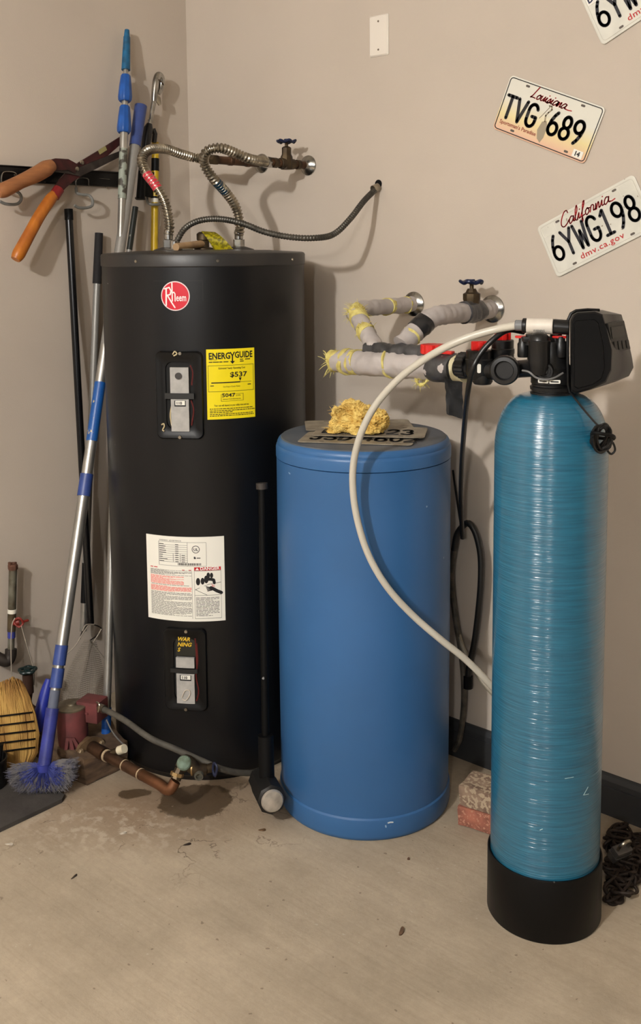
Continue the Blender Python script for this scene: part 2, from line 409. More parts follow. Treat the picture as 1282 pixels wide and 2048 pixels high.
st2 = ramp(nz(5, 8, .75, (.5, 26, 1, -.95)), [(.36, (.78, .77, .75, 1)), (.5, (1, 1, 1, 1)), (.66, (1, 1, 1, 1)), (.8, (1.0, 1.0, 1.0, 1))]); colr = mixc(.4, colr, st2, 'MULTIPLY')
rust = blob2(F(330, 1600), .34, .17, .75, .35, 1.0, nB); colr = mixc(rust, colr, mixc(.55, colr, lin((118, 88, 60))))
pale = mth('MULTIPLY', blob2(F(215, 1655), .22, .10, .6, .3, 1.2), ramp(nz(30, 5), [(.5, (0, 0, 0, 1)), (.6, (1, 1, 1, 1))])); colr = mixc(mth('MULTIPLY', pale, .6), colr, lin((190, 176, 158)))
wet = blob2(F(393, 1601), .105, .090, .75, .02, 1.0)
wet2 = blob2(F(268, 1588), .050, .026, .9, .03, 2.0)
wet3 = blob2(F(560, 1570), .05, .02, .9, .1, 1.3)
wets = mth('MAXIMUM', mth('MAXIMUM', wet, wet2), mth('MULTIPLY', wet3, .5)); colr = mixc(mth('MULTIPLY', wets, .82), colr, mixc(.08, lin((64, 48, 28)), colr))
vor = N.new('ShaderNodeTexVoronoi'); vor.feature = 'DISTANCE_TO_EDGE'; vor.inputs['Scale'].default_value = 5
mm = N.new('ShaderNodeMix'); mm.data_type = 'VECTOR'; mm.inputs[0].default_value = .22; K.new(tc.outputs['Object'], mm.inputs[4])
nn = N.new('ShaderNodeTexNoise'); nn.inputs['Scale'].default_value = 12; nn.inputs['Detail'].default_value = 6; K.new(tc.outputs['Object'], nn.inputs['Vector']); K.new(nn.outputs['Color'], mm.inputs[5]); K.new(mm.outputs[1], vor.inputs['Vector'])
crk = mth('MULTIPLY', ramp(vor.outputs['Distance'], [(.0, (1, 1, 1, 1)), (.014, (0, 0, 0, 1))]), ramp(nz(7, 2), [(.48, (0, 0, 0, 1)), (.56, (1, 1, 1, 1))]))
crm = mth('MULTIPLY', crk, blob2(F(330, 1650), .40, .22, .7, .2, .8, nB)); colr = mixc(mth('MULTIPLY', crm, .85), colr, lin((70, 52, 38)))
bits = ramp(nz(45, 2, .5), [(.735, (0, 0, 0, 1)), (.75, (1, 1, 1, 1))]); colr = mixc(mth('MULTIPLY', bits, .3), colr, lin((205, 198, 185)))
bits2 = ramp(nz(55, 1, .5), [(.235, (1, 1, 1, 1)), (.25, (0, 0, 0, 1))]); colr = mixc(mth('MULTIPLY', bits2, .5), colr, lin((80, 62, 48)))
K.new(colr, fb.inputs['Base Color'])
K.new(mth('SUBTRACT', .78, mth('MULTIPLY', wets, .42)), fb.inputs['Roughness'])
bp = N.new('ShaderNodeBump'); bp.inputs['Strength'].default_value = .35; bp.inputs['Distance'].default_value = .003
K.new(mth('SUBTRACT', nz(70, 8, .75), mth('MULTIPLY', crm, .6)), bp.inputs['Height']); K.new(bp.outputs[0], fb.inputs['Normal'])
struct('floor', quadbox((-.12, -7.12, -.1), (6.72, .12, 0)), fm)
# baseboard along the back wall (moulded profile)
def extr(bm, prof, x0, x1):
    n = len(prof); a = [bm.verts.new((x0, -y, z)) for y, z in prof]; b = [bm.verts.new((x1, -y, z)) for y, z in prof]
    for i in range(n): bm.faces.new((a[i], a[(i+1) % n], b[(i+1) % n], b[i]))
    bm.faces.new(a); bm.faces.new(b[::-1])
bm = bmesh.new(); extr(bm, [(0, 0), (.016, 0), (.016, .080), (.0135, .0815), (.0135, .084), (.0155, .0855), (.014, .098), (.009, .110), (.005, .114), (0, .115)], 0.0, 6.6)
struct('baseboard_back', bm, base_m)
# ================================================================== WATER HEATER
def cylfn(c, r, th0):
    return lambda v: Vector((c.x+(r+v[2])*math.cos(th0+v[0]/r), c.y+(r+v[2])*math.sin(th0+v[0]/r), v[1]))
def cylhit(x, y, c, r):
    d = ray(x, y); ox, oy = CAM[0]-c.x, CAM[1]-c.y
    a = d[0]**2+d[1]**2; b = 2*(ox*d[0]+oy*d[1]); q = ox*ox+oy*oy-r*r
    t = (-b-math.sqrt(max(0, b*b-4*a*q)))/2/a; p = CAM+d*t
    return math.atan2(p[1]-c.y, p[0]-c.x), p[2]
th_h = cylhit(406, 900, HC, HR)[0]
hfn = cylfn(HC, HR, th_h)
def hp(x, y):
    th, z = cylhit(x, y, HC, HR); return (th-th_h)*HR, z
heat_m = M('black_enamel', (13, 14, 17), .36, var=.12, vs=5, bump=.04, bs=90, speck=(130, 130, 128), sp_t=.80, sp_s=42, spec=.4)
heater = thing('water_heater', 'tall black cylindrical electric water heater with yellow energy label', 'water heater', (HC.x, HC.y, 0))
one('tank_body', heat_m, heater, lambda bm: lathe(bm, HC, (0, 0, 1), [(.296, 0), (.300, .012), (.3075, .02), (HR, .03), (HR, 1.512), (.306, 1.514)], 128))
one('top_cap', M('black_cap', (30, 31, 33), .42, var=.2, vs=6, col2=(46, 43, 40), bump=.05, bs=60), heater, lambda bm: lathe(bm, HC, (0, 0, 1), [(.3095, 1.510), (.3115, 1.5125), (.3115, 1.541), (.309, 1.546), (.303, 1.5485), (.2, 1.555), (.03, 1.558)], 128))
for px_ in (273, 435, 583):
    s_, z_ = hp(px_, 523)
    one('cap_screw', steel, heater, lambda bm: lathe(bm, hfn(Vector((s_, 1.527, .0025))), hfn(Vector((s_, 1.527, .1)))-hfn(Vector((s_, 1.527, 0))), [(.005, 0), (.004, .0022)], 10))
# vertical and horizontal jacket creases near the badge
one('jacket_seam', M('seam_black', (12, 13, 14), .5), heater, lambda bm: (slabgrid(bm, hp(306, 562)[0], hp(406, 562)[0], hp(350, 562)[1]-.001, hp(350, 562)[1]+.001, -.001, .0006, hfn, 14), slabgrid(bm, hp(405, 600)[0], hp(406.5, 600)[0], hp(405, 602)[1], hp(405, 562)[1], -.001, .0006, hfn, 2)))
# round red badge
bs_, bz_ = hp(350.5, 592)
br_ = (hp(379, 592)[0]-hp(322, 592)[0])/2
def disc(bm, cx, cy, rx, ry, d0, d1, fn, n=40, rings=5):
    rg = []
    for j in range(rings+1):
        f_ = j/rings
        rg.append([bm.verts.new(fn(Vector((cx+rx*f_*math.cos(2*PI*k/n), cy+ry*f_*math.sin(2*PI*k/n), d1)))) for k in range(n)] if j else [bm.verts.new(fn(Vector((cx, cy, d1))))])
    for k in range(n): bm.faces.new((rg[0][0], rg[1][k], rg[1][(k+1) % n]))
    for j in range(1, rings):
        for k in range(n): bm.faces.new((rg[j][k], rg[j+1][k], rg[j+1][(k+1) % n], rg[j][(k+1) % n]))
    e = [bm.verts.new(fn(Vector((cx+rx*math.cos(2*PI*k/n), cy+ry*math.sin(2*PI*k/n), d0)))) for k in range(n)]
    for k in range(n): bm.faces.new((rg[-1][k], e[k], e[(k+1) % n], rg[-1][(k+1) % n]))
badge = one('round_badge', M('badge_white', (235, 215, 215), .4), heater, lambda bm: disc(bm, bs_, bz_, br_, br_, -.001, .0015, hfn), label='round white rimmed red maker badge')
one('badge_face', M('badge_red', (205, 28, 48), .35), badge, lambda bm: disc(bm, bs_, bz_, br_*.93, br_*.93, .001, .0022, hfn))
def badge_txt(bm):
    ribbon(bm, [(bs_-.026, bz_-.026), (bs_-.025, bz_+.022)], .0042, .002, .003, hfn)
    ribbon(bm, [(bs_-.030, bz_+.020), (bs_-.016, bz_+.024), (bs_-.011, bz_+.014), (bs_-.014, bz_+.004), (bs_-.024, bz_+.002)], .0036, .002, .003, hfn)
    ribbon(bm, [(bs_-.022, bz_+.002), (bs_-.010, bz_-.018), (bs_-.001, bz_-.032)], .0036, .002, .003, hfn)
    ribbon(bm, [(bs_-.008, bz_-.014), (bs_-.008, bz_+.036)], .0034, .002, .003, hfn)
    ribbon(bm, [(bs_-.008, bz_+.008), (bs_-.003, bz_+.011), (bs_+.0002, bz_+.006), (bs_+.0002, bz_-.014)], .0030, .002, .003, hfn)
    text(bm, 'eem', bs_+.0035, bz_-.014, .029, .003, hfn, bold=.0004, fit=.028)
one('badge_lettering', M('badge_letter_white', (245, 232, 230), .4), badge, badge_txt)
# access panels
def loft(bm, loops, fn, cap=True):
    rg = [[bm.verts.new(fn(Vector((x, y, d)))) for x, y in lp] for lp, d in loops]; n = len(rg[0])
    for a, b in zip(rg, rg[1:]):
        for k in range(n): bm.faces.new((a[k], a[(k+1) % n], b[(k+1) % n], b[k]))
    return rg
def panel(x0, y0, x1, y1, upper):
    sa, za = hp(x0, (y0+y1)/2); sb, _ = hp(x1, (y0+y1)/2); zt = hp((x0+x1)/2, y0)[1]; zb = hp((x0+x1)/2, y1)[1]
    cx, cy, w_, h_ = (sa+sb)/2, (zt+zb)/2, sb-sa, zt-zb
    p = bmesh.new(); N_ = 8
    def O(dw, dh, r): return rrect(w_+dw, h_+dh, r, N_, cx, cy)
    loft(p, [(O(0, 0, .016), -.002), (O(-.002, -.002, .016), .008), (O(-.008, -.008, .016), .012), (O(-.034, -.03, .016), .010), (O(-.040, -.040, .018), .007), (O(-.058, -.060, .02), .006), (O(-.060, -.062, .022), -.004)], hfn)
    fr = obj('access_panel', p, M('panel_black', (8, 8, 9), .4, spec=.3), heater, label='black access cover frame with open centre')
    p = bmesh.new(); grid(p, cx-w_/2+.029, cx+w_/2-.029, cy-h_/2+.03, cy+h_/2-.03, .0012, hfn, 8, 4); obj('panel_recess', p, M('recess_black', (7, 7, 7), .8), fr)
    g = M('thermostat_grey', (178, 176, 172), .35, var=.1, vs=40)
    if upper: b1, b2, bar = (342, 734, 379, 786), (344, 797, 380, 862), (333, 785, 389, 797)
    else: b1, b2, bar = (354, 1312, 390, 1334), (355, 1344, 391, 1405), (344, 1333, 396, 1344)
    for q in (b1, b2):
        s1, z1 = hp(q[0], q[1]); s2, z2 = hp(q[2], q[3]); p = bmesh.new(); slabgrid(p, s1, s2, z2, z1, .001, .010, hfn, 4); obj('thermostat_body', p, g, fr, label='grey thermostat block')
    s1, z1 = hp(bar[0], bar[1]); s2, z2 = hp(bar[2], bar[3]); p = bmesh.new(); slabgrid(p, s1, s2, z2, z1, .006, .0125, hfn, 6); obj('retaining_strap', p, M('strap_black', (26, 26, 26), .5), fr)
    s1, z1 = hp(b2[0]+7, b2[1]+3); s2, z2 = hp(b2[0]+29, b2[1]+15); p = bmesh.new(); slabgrid(p, s1, s2, z2, z1, .009, .0108, hfn, 2); obj('dial_window', p, ink, fr)
    p = bmesh.new(); slabgrid(p, s1+.003, s2-.002, z2+.004, z1-.0005, .010, .0114, hfn, 2); obj('dial_label', p, white_label, fr)
    p = bmesh.new(); text(p, '110', s1+.005, z2+.006, .011, .0118, hfn, bold=.0004); obj('dial_lettering', p, ink, fr)
    if upper:
        s, z = hp(359, 751); one('reset_button', M('button_dark', (52, 48, 46), .5), fr, lambda bm: disc(bm, s, z, .0095, .0095, .009, .0135, hfn, 20, 2))
        kx = lambda a, b, d=.012: hfn(Vector((*hp(a, b), d)))
        for q in ([kx(348, 708), kx(352, 702), kx(356, 707), kx(350, 711)], [kx(327, 848), kx(331, 846), kx(332, 852), kx(329, 858), kx(332, 861)], [kx(345, 808, .005), kx(342, 830, .005), kx(345, 850, .006)]): one('wire', M('cream_wire', (196, 180, 140), .5), fr, lambda bm: tube(bm, smoothpath(q, 5), .002, 6), label='cream coloured wire end')
        for q in ([kx(381, 730, .004), kx(386, 745, .005), kx(384, 770, .005)], [kx(383, 800, .005), kx(388, 820, .006), kx(384, 850, .006)]): one('wire', M('dark_red_wire', (90, 24, 22), .5), fr, lambda bm: tube(bm, smoothpath(q, 5), .0022, 6), label='dark red wire beside thermostat')
    else:
        s1, z1 = hp(353, 1270); s2, z2 = hp(392, 1311); ins = M('sticker_black_yellow', (30, 30, 22), .5)
        p = bmesh.new(); slabgrid(p, s1, s2, z2, z1, .001, .006, hfn, 4); st = obj('warning_sticker', p, ins, fr, label='black and yellow printed sticker')
        p = bmesh.new()
        for r_, tx in enumerate(('WAR', 'NING', 'S')): text(p, tx, s1+.004, z1-.014-.016*r_, .016, .0066, hfn, bold=.0005, shear=.3)
        obj('sticker_lettering', p, M('sticker_yellow', (214, 176, 40), .5), st)
        kx = lambda a, b, d=.006: hfn(Vector((*hp(a, b), d)))
        for q in ([kx(394, 1285), kx(396, 1320), kx(393, 1350), kx(398, 1380), kx(394, 1400)], [kx(391, 1275), kx(393, 1300), kx(395, 1340)]): one('wire', M('dark_red_wire', (90, 24, 22), .5), fr, lambda bm: tube(bm, smoothpath(q, 5), .0022, 6), label='dark red wire beside thermostat')
        one('wire', M('pale_wire', (200, 190, 175), .5), fr, lambda bm: tube(bm, smoothpath([kx(366, 1392, .0115), kx(372, 1378, .0125), kx(380, 1377, .0125), kx(382, 1385, .0125), kx(374, 1397, .012), kx(367, 1395, .0115)], 5), .0016, 6), label='white loop of wire')
    for yy in ((y0+4, y1-5)):
        s, z = hp((x0+x1)/2+1, yy); one('panel_screw', steel, fr, lambda bm: disc(bm, s, z, .0045, .0045, .008, .0145, hfn, 12, 2))
panel(315, 702, 407, 878, True)
panel(331, 1256, 415, 1420, False)
# energy label
def rectlab(name, x0, y0, x1, y1, mat, lab, d=.0015):
    s1, z1 = hp(x0, y0); s2, z2 = hp(x1, y1)
    return one(name, mat, heater, lambda bm: slabgrid(bm, s1, s2, z2, z1, -.001, d, hfn, 20), label=lab), s1, s2, z2, z1
el, s1, s2, z2, z1 = rectlab('energy_label', 412, 699, 510, 833, yellowlab, 'bright yellow energy guide label with black print')
Wd, Hh = s2-s1, z1-z2
def etxt(bm):
    U = lambda f: s1+Wd*f; V = lambda f: z2+Hh*f; d = .002
    text(bm, 'ENERG', U(.05), V(.862), Hh*.125, d, hfn, bold=Hh*.0035, fit=Wd*.43); text(bm, 'GUIDE', U(.575), V(.870), Hh*.125, d, hfn, bold=Hh*.0035, fit=Wd*.38); ribbon(bm, [(U(.485), V(.95)), (U(.525), V(.90)), (U(.565), V(.95))], Wd*.022, .0015, d, hfn)
    ribbon(bm, [(U(.525), V(.90)), (U(.525), V(.80))], Wd*.025, .0015, d, hfn); prism(bm, [(U(.475), V(.825)), (U(.575), V(.825)), (U(.525), V(.785))], .0015, d, hfn)
    text(bm, '$537', U(.47), V(.60), Hh*.098, d, hfn, bold=Hh*.002, fit=Wd*.36)
    text(bm, 'Estimated Yearly Operating Cost', U(.24), V(.715), Hh*.038, d, hfn, fit=Wd*.55, bold=.0001)
    text(bm, '5047', U(.30), V(.315), Hh*.075, d, hfn, bold=Hh*.0015, fit=Wd*.27); text(bm, 'kWh', U(.585), V(.32), Hh*.035, d, hfn)
    text(bm, 'Estimated Yearly Electricity Use', U(.5), V(.277), Hh*.028, d, hfn, 'CENTER', sx=.72)
    text(bm, 'Cost Range of Similar Models', U(.5), V(.455), Hh*.028, d, hfn, 'CENTER', sx=.75)
    text(bm, 'Your cost will depend on your utility rates and use.', U(.14), V(.185), Hh*.038, d, hfn, fit=Wd*.72, bold=.0001)
    text(bm, 'Water Heater', U(.05), V(.845), Hh*.024, d, hfn, sx=.85); [slabgrid(bm, U(a), U(b), V(c), V(c+.012), .0015, d, hfn, 2) for a, b, c in ((.05, .12, .812), (.13, .25, .812), (.26, .32, .812), (.34, .44, .812), (.68, .75, .838), (.79, .90, .838), (.68, .76, .812))]
    rr = random.Random(4)
    for y in (.145, .118, .095, .068, .045):
        x = .05
        while x < (.95 if y != .095 else .5): l = rr.uniform(.02, .07); slabgrid(bm, U(x), U(x+l), V(y), V(y+.010), .0015, d, hfn, 1); x += l+.012
    for x in (.07, .84): slabgrid(bm, U(x), U(x+.07), V(.475), V(.487), .0015, d, hfn, 1)
    slabgrid(bm, U(.09), U(.68), V(.515), V(.53), .0015, d, hfn, 10); slabgrid(bm, U(.68), U(.92), V(.52), V(.524), .0015, d, hfn, 6); prism(bm, [(U(.65), V(.585)), (U(.71), V(.585)), (U(.68), V(.535))], .0015, d, hfn)
    for a, b, c, e in ((.03, .97, .765, .770), (.03, .97, .395, .400), (.28, .74, .355, .358), (.28, .74, .255, .258)): slabgrid(bm, U(a), U(b), V(c), V(e), .0015, d, hfn, 10)
    for a, b, c in ((.03, .395, .77), (.965, .395, .77), (.28, .255, .358), (.735, .255, .358)): slabgrid(bm, U(a), U(a+.006), V(b), V(c), .0015, d, hfn, 1)
one('label_print', ink, el, etxt, smooth=0)
# white rating label
rl, s1, s2, z2, z1 = rectlab('rating_label', 293, 1067, 451, 1240, white_label, 'white rating and danger label with red and black print')
Wd, Hh = s2-s1, z1-z2
U = lambda f: s1+Wd*f; V = lambda f: z2+Hh*f
def lines(bm, a, b, y0, y1, n, seed, t=.004):
    rr = random.Random(seed)
    for i in range(n):
        y = y1-(y1-y0)*i/n; x = a
        e = b if rr.random() < .75 else a+(b-a)*rr.uniform(.35, .9)
        while x < e-.01:
            l = rr.uniform(.02, .07); slabgrid(bm, U(x), U(min(e, x+l)), V(y-t), V(y), .0014, .0019, hfn, 1); x += l+.008
def rl_black(bm):
    d = .0019
    for y in (.935, .90, .875, .85, .825, .80, .775, .75, .725, .70, .655): slabgrid(bm, U(.18), U(.55 if .66 < y < .93 else .78), V(y), V(y+.0022), .0014, d, hfn, 8)
    for x in (.18, .55, .78): slabgrid(bm, U(x), U(x+.003), V(.655), V(.935), .0014, d, hfn, 1)
    for x in (.37, .46): slabgrid(bm, U(x), U(x+.003), V(.70), V(.80), .0014, d, hfn, 1)
    rr = random.Random(3)
    for y in (.91, .885, .86, .835, .81, .785, .76, .735, .71):
        slabgrid(bm, U(.19), U(.19+rr.uniform(.04, .12)), V(y-.006), V(y), .0014, d, hfn, 1); slabgrid(bm, U(.40), U(.44), V(y-.006), V(y), .0014, d, hfn, 1)
        if y < .8: slabgrid(bm, U(.48), U(.52), V(y-.006), V(y), .0014, d, hfn, 1)
    x = .43
    while x < .72:
        q = rr.choice((.004, .006, .010)); slabgrid(bm, U(x), U(x+q), V(.665), V(.692), .0014, d, hfn, 1); x += q+.005
    ribbon(bm, [(U(.655)+.0105*math.cos(a*PI/8), V(.855)+.0105*math.sin(a*PI/8)) for a in range(17)], .0016, .0014, d, hfn)
    text(bm, 'UL', U(.655), V(.838), .011, d, hfn, 'CENTER', bold=.0003)
    text(bm, 'a', U(.63), V(.745), .013, d, hfn, bold=.0006); slabgrid(bm, U(.665), U(.71), V(.748), V(.757), .0014, d, hfn, 1)
    text(bm, 'WARNING / ADVERTENCIA', U(.19), V(.945), .0055, d, hfn)
    lines(bm, .055, .595, .535, .60, 8, 5, .003); lines(bm, .055, .595, .055, .335, 26, 9, .0035); lines(bm, .065, .58, .41, .425, 1, 3)
    lines(bm, .645, .93, .055, .285, 14, 11, .005)
    for y in (.035, .31, .60): slabgrid(bm, U(.63), U(.955), V(y), V(y+.003), .0014, d, hfn, 6)
    for x in (.60, .63, .953): slabgrid(bm, U(x), U(x+.0025), V(.035), V(.60), .0014, d, hfn, 1)
    # tap pictogram
    for cx_, cy_, r_ in ((.675, .475, .011), (.73, .48, .010), (.775, .50, .0115), (.80, .545, .009), (.84, .545, .008)): disc(bm, U(cx_), V(cy_), r_*.55, r_, .0014, .002, hfn, 14, 1)
    ribbon(bm, [(U(.77), V(.50)), (U(.83), V(.50)), (U(.865), V(.49)), (U(.872), V(.455))], .0085, .0014, .002, hfn)
    ribbon(bm, [(U(.64), V(.38)), (U(.80), V(.44)), (U(.95), V(.46))], .0011, .0014, .002, hfn); ribbon(bm, [(U(.64), V(.38)), (U(.78), V(.315))], .0011, .0014, .002, hfn)
    ribbon(bm, [(U(.955), V(.335)), (U(.90), V(.36)), (U(.86), V(.385)), (U(.83), V(.40))], .0095, .0014, .002, hfn)
    for k in range(4): ribbon(bm, [(U(.86), V(.375+.006*k)), (U(.79-.006*k), V(.362+.017*k))], .0026, .0014, .002, hfn)
one('black_print', ink, rl, rl_black, smooth=0)
def rl_red(bm):
    slabgrid(bm, U(.055), U(.155), V(.618), V(.628), .0013, .0017, hfn, 1); slabgrid(bm, U(.48), U(.595), V(.605), V(.613), .0013, .0017, hfn, 1)
    for k in range(3): ribbon(bm, [(U(.84+.015*k), V(.445-.01*k)), (U(.85+.012*k), V(.41))], .0012, .0014, .0022, hfn)
one('danger_header', redink, rl, lambda bm: slabgrid(bm, U(.63), U(.955), V(.605), V(.645), .0013, .0017, hfn, 6), smooth=0, label='solid red danger header bar')
o = one('red_print', redink, rl, rl_red, smooth=0); o['kind'] = 'stuff'
one('pale_red_print', pinkink, rl, lambda bm: (lines(bm, .055, .50, .43, .53, 13, 21, .0052), lines(bm, .055, .595, .345, .41, 9, 22, .0052)), smooth=0)
one('danger_lettering', M('pure_white', (245, 242, 238), .5), rl, lambda bm: (text(bm, 'DANGER', U(.705), V(.612), .0125, .0023, hfn, bold=.0003, fit=Wd*.235), prism(bm, [(U(.645), V(.612)), (U(.69), V(.612)), (U(.6675), V(.64))], .0016, .0022, hfn)), smooth=0)
# nipples, relief valve, tag on top
TOPZ = 1.556
n1 = D(338, 505, 3.12); n2 = D(478, 500, 3.20)
for q in (n1, n2):
    q.z = TOPZ-.002
    one('nipple_collar', M('grommet', (52, 48, 46), .6), heater, lambda bm: lathe(bm, q, (0, 0, 1), [(.05, -.002), (.046, .004), (.02, .012)], 24))
    C_('pipe_nipple', chrome, heater, q, q+Vector((0, 0, .028)), .0125, seg=20)
tv = D(408, 505, 3.16); tv.z = TOPZ
rv = one('relief_valve', brass, heater, lambda bm: (lathe(bm, tv, (0, 0, 1), [(.03, 0), (.03, .006), (.017, .010), (.017, .028), (.022, .032), (.022, .05), (.014, .056)], 20)), label='old brass temperature relief valve')
pe = D(352, 497, 3.02)
T_('discharge_pipe', M('tan_pipe', (186, 152, 112), .5, var=.15, vs=20), heater, [tv+Vector((0, 0, .020)), tv.lerp(pe, .5)+Vector((0, 0, .012)), Vector((pe.x, pe.y, 1.566))], .0115, 14, label='short tan overflow pipe')
def tagf(bm):
    A_, B2 = D(402, 462, 3.08), D(430, 464, 3.10); C2, D2 = D(428, 500, 3.08), D(466, 498, 3.06)
    n = 10; t_ = bmesh.new(); vs = []
    for j in range(n+1):
        f_ = j/n; a = A_.lerp(C2, f_); b = B2.lerp(D2, f_); bulge = -AWAY*.012*math.sin(PI*f_)+Vector((0, 0, .006*math.sin(PI*f_)))
        vs.append([bm.verts.new(a.lerp(b, i/6)+bulge) for i in range(7)])
    for j in range(n):
        for i in range(6): bm.faces.new((vs[j][i], vs[j][i+1], vs[j+1][i+1], vs[j+1][i]))
    bmesh.ops.solidify(bm, geom=bm.faces[:], thickness=.0012)
tg_ = one('warning_tag', M('tag_yellow', (214, 200, 30), .5, col2=(150, 138, 22), vs=90, lo=.45, hi=.55), heater, tagf, label='curled yellow paper hang tag')
# ------------------------------------------------------------------ plumbing above the heater
def escutcheon(par, c, ax, r):
    one('escutcheon', chrome, par, lambda bm: lathe(bm, c, ax, [(r, 0.0005), (r*.98, .004), (r*.7, .012), (r*.42, .016), (r*.40, .022)], 32), label='chrome wall flange')
OUT = Vector((0, -1, 0))
w1 = W(617, 331); w2 = W(524, 327)
p1e = Vector((w1.x, -.20, w1.z)); p2e = Vector((w2.x, -.235, w2.z))
def gate(par, p, up, scale=1.):   # brass gate valve body with bonnet, stem and wheel
    a = p+OUT*-.032*scale; b = p+OUT*.032*scale
    one('valve_body', brass, par, lambda bm: (cyl(bm, a, b, .017*scale, 16, .002), lathe(bm, p, up, [(.019*scale, -.018*scale), (.02*scale, 0), (.019*scale, .022*scale), (.015*scale, .03*scale), (.015*scale, .05*scale), (.010*scale, .054*scale)], 8)), label='aged brass gate valve body')
    one('valve_stem', brass, par, lambda bm: cyl(bm, p+up*.05*scale, p+up*.072*scale, .0055*scale, 10))
    hw = p+up*.070*scale
    def wheel(bm):
        x, y, z = axes(up); R_ = .027*scale
        P = [hw+x*(R_*(1+.10*math.cos(6*t)))*math.cos(t)+y*(R_*(1+.10*math.cos(6*t)))*math.sin(t)+z*.003*math.cos(6*t) for t in [2*PI*k/48 for k in range(48)]]
        tube(bm, P, .0042*scale, 8, closed=True); cyl(bm, hw-z*.004, hw+z*.008, .008*scale, 12, .001)
        for k in range(3):
            t = PI*k/3; tube(bm, [hw-(x*math.cos(t)+y*math.sin(t))*R_, hw+(x*math.cos(t)+y*math.sin(t))*R_], .0035*scale, 6)
    one('hand_wheel', handle_blue, par, wheel, label='dark blue hand wheel')
UPV = Vector((0, 0, 1))
p1 = thing('supply_pipe', 'short dark copper pipe from wall with blue wheel gate valve, above black heater', 'pipe', w1)
T_('pipe', copper, p1, [w1, p1e], .0125, 16, 0); escutcheon(p1, w1, OUT, .033)
gate(p1, Vector((w1.x, -.105, w1.z)), UPV)
C_('pipe_coupling', brass, p1, Vector((w1.x, -.150, w1.z)), Vector((w1.x, -.170, w1.z)), .016, seg=8)
C_('pipe_coupling', brass, p1, Vector((w1.x, -.045, w1.z)), Vector((w1.x, -.060, w1.z)), .0155, seg=12)
p2 = thing('outlet_pipe', 'dark copper pipe stub from wall left of the valve, behind the flexible hoses', 'pipe', w2)
T_('pipe', copper, p2, [w2, p2e], .0135, 16, 0); escutcheon(p2, w2, OUT, .033)
for dd in (.06, .14, .21): C_('solder_joint', copper, p2, Vector((w2.x, -dd, w2.z)), Vector((w2.x, -dd-.018, w2.z)), .0155, seg=16, bev=.002)
def flex(lab, pts, base, wrapfrac, wrapmat, wraplab, nutend):
    t = thing('flexible_connector', lab, 'hose', base, 'corrugated flexible hoses on top of the water heater')
    P = [Vector(p) for p in pts]; full, ln = resample(smoothpath(P, 10), .0017)
    i0, i1 = int(len(full)*wrapfrac[0]), int(len(full)*wrapfrac[1])
    R = [.0136*(1+.19*math.sin(2*PI*i/6)) for i in range(len(full))]
    one('corrugated_hose', steel, t, lambda bm: tube(bm, full, R, 14))
    one('printed_wrap', wrapmat, t, lambda bm: tube(bm, full[i0:i1:4], .0154, 14), label=wraplab)
    C_('hex_nut', chrome, t, base+Vector((0, 0, .012)), base+Vector((0, 0, .034)), .0185, seg=6)
    C_('nut_sleeve', chrome, t, base+Vector((0, 0, .034)), base+Vector((0, 0, .064)), .0135, seg=16, bev=.002)
    d = (full[-1]-full[-6]).normalized(); C_('hex_nut', chrome if nutend else brass, t, full[-1]-d*.004, full[-1]+d*.026, .0185 if nutend else .0165, seg=6)
    return full
hA = n1+Vector((0, 0, .02)); hB = n2+Vector((0, 0, .02))
redwrap = M('red_wrap', (196, 40, 58), .4, col2=(235, 150, 150), vs=120, lo=.30, hi=.42); bluewrap = M('blue_wrap', (28, 62, 84), .4, col2=(200, 190, 160), vs=35, lo=.4, hi=.5)
flex('left flexible metal hose on the black heater, with a red printed wrap', [n1+Vector((0, 0, .05)), D(339, 450, 3.12), D(330, 405, 3.12), D(312, 372, 3.13), D(292, 345, 3.14), D(284, 318, 3.16), D(298, 300, 3.2), D(330, 298, 3.28), D(362, 308, 3.34), D(392, 316, 3.38), p2e], n1, (.235, .345), redwrap, 'red printed wrap', False)
flex('right flexible metal hose on the black heater, with a blue and cream printed wrap', [n2+Vector((0, 0, .05)), D(480, 452, 3.19), D(472, 415, 3.18), D(452, 385, 3.15), D(425, 355, 3.1), D(408, 325, 3.08), D(414, 303, 3.06), D(440, 296, 3.06), D(470, 306, 3.09), D(500, 318, 3.12), p1e], n2, (.27, .375), bluewrap, 'blue and cream printed wrap', True)
# electrical conduit
cdm = M('conduit_grey', (96, 93, 86), .42, .7, var=.3, vs=15)
ce = W(757, 374, .004)
cb = D(350, 500, 3.08); cb.z = 1.565
cond = thing('electrical_conduit', 'thin dark corrugated cable conduit from heater top to wall hole', 'conduit', cb)
one('conduit_tube', cdm, cond, lambda bm: corr(bm, [cb, D(356, 478, 3.08), D(372, 455, 3.08), D(400, 441, 3.06), D(440, 438, 3.03), D(485, 447, 2.99), D(530, 464, 2.97), D(580, 474, 2.95), D(630, 476, 2.95), W(668, 468, .225), W(700, 438, .16), W(728, 402, .085), W(750, 380, .02), ce], .0088, .0085, .10, 12, 5))
C_('conduit_clamp', chrome, cond, cb+Vector((0, 0, -.006)), cb+Vector((0, 0, .02)), .015, seg=12, bev=.002)
one('clamp_plate', M('plate_tin', (160, 158, 150), .35, .9), cond, lambda bm: box(bm, cb+Vector((-.045, -.02, -.008)), cb+Vector((.06, .02, -.004)), .001))
one('wall_hole', blackm, cond, lambda bm: lathe(bm, W(757, 368), OUT, [(.0135, .0003), (.0135, .0012)], 14), label='ragged dark hole in the wall')
C_('wall_bushing', steel, cond, ce+Vector((0, -.002, 0)), ce+Vector((-.004, -.022, -.008)), .0125, seg=12)
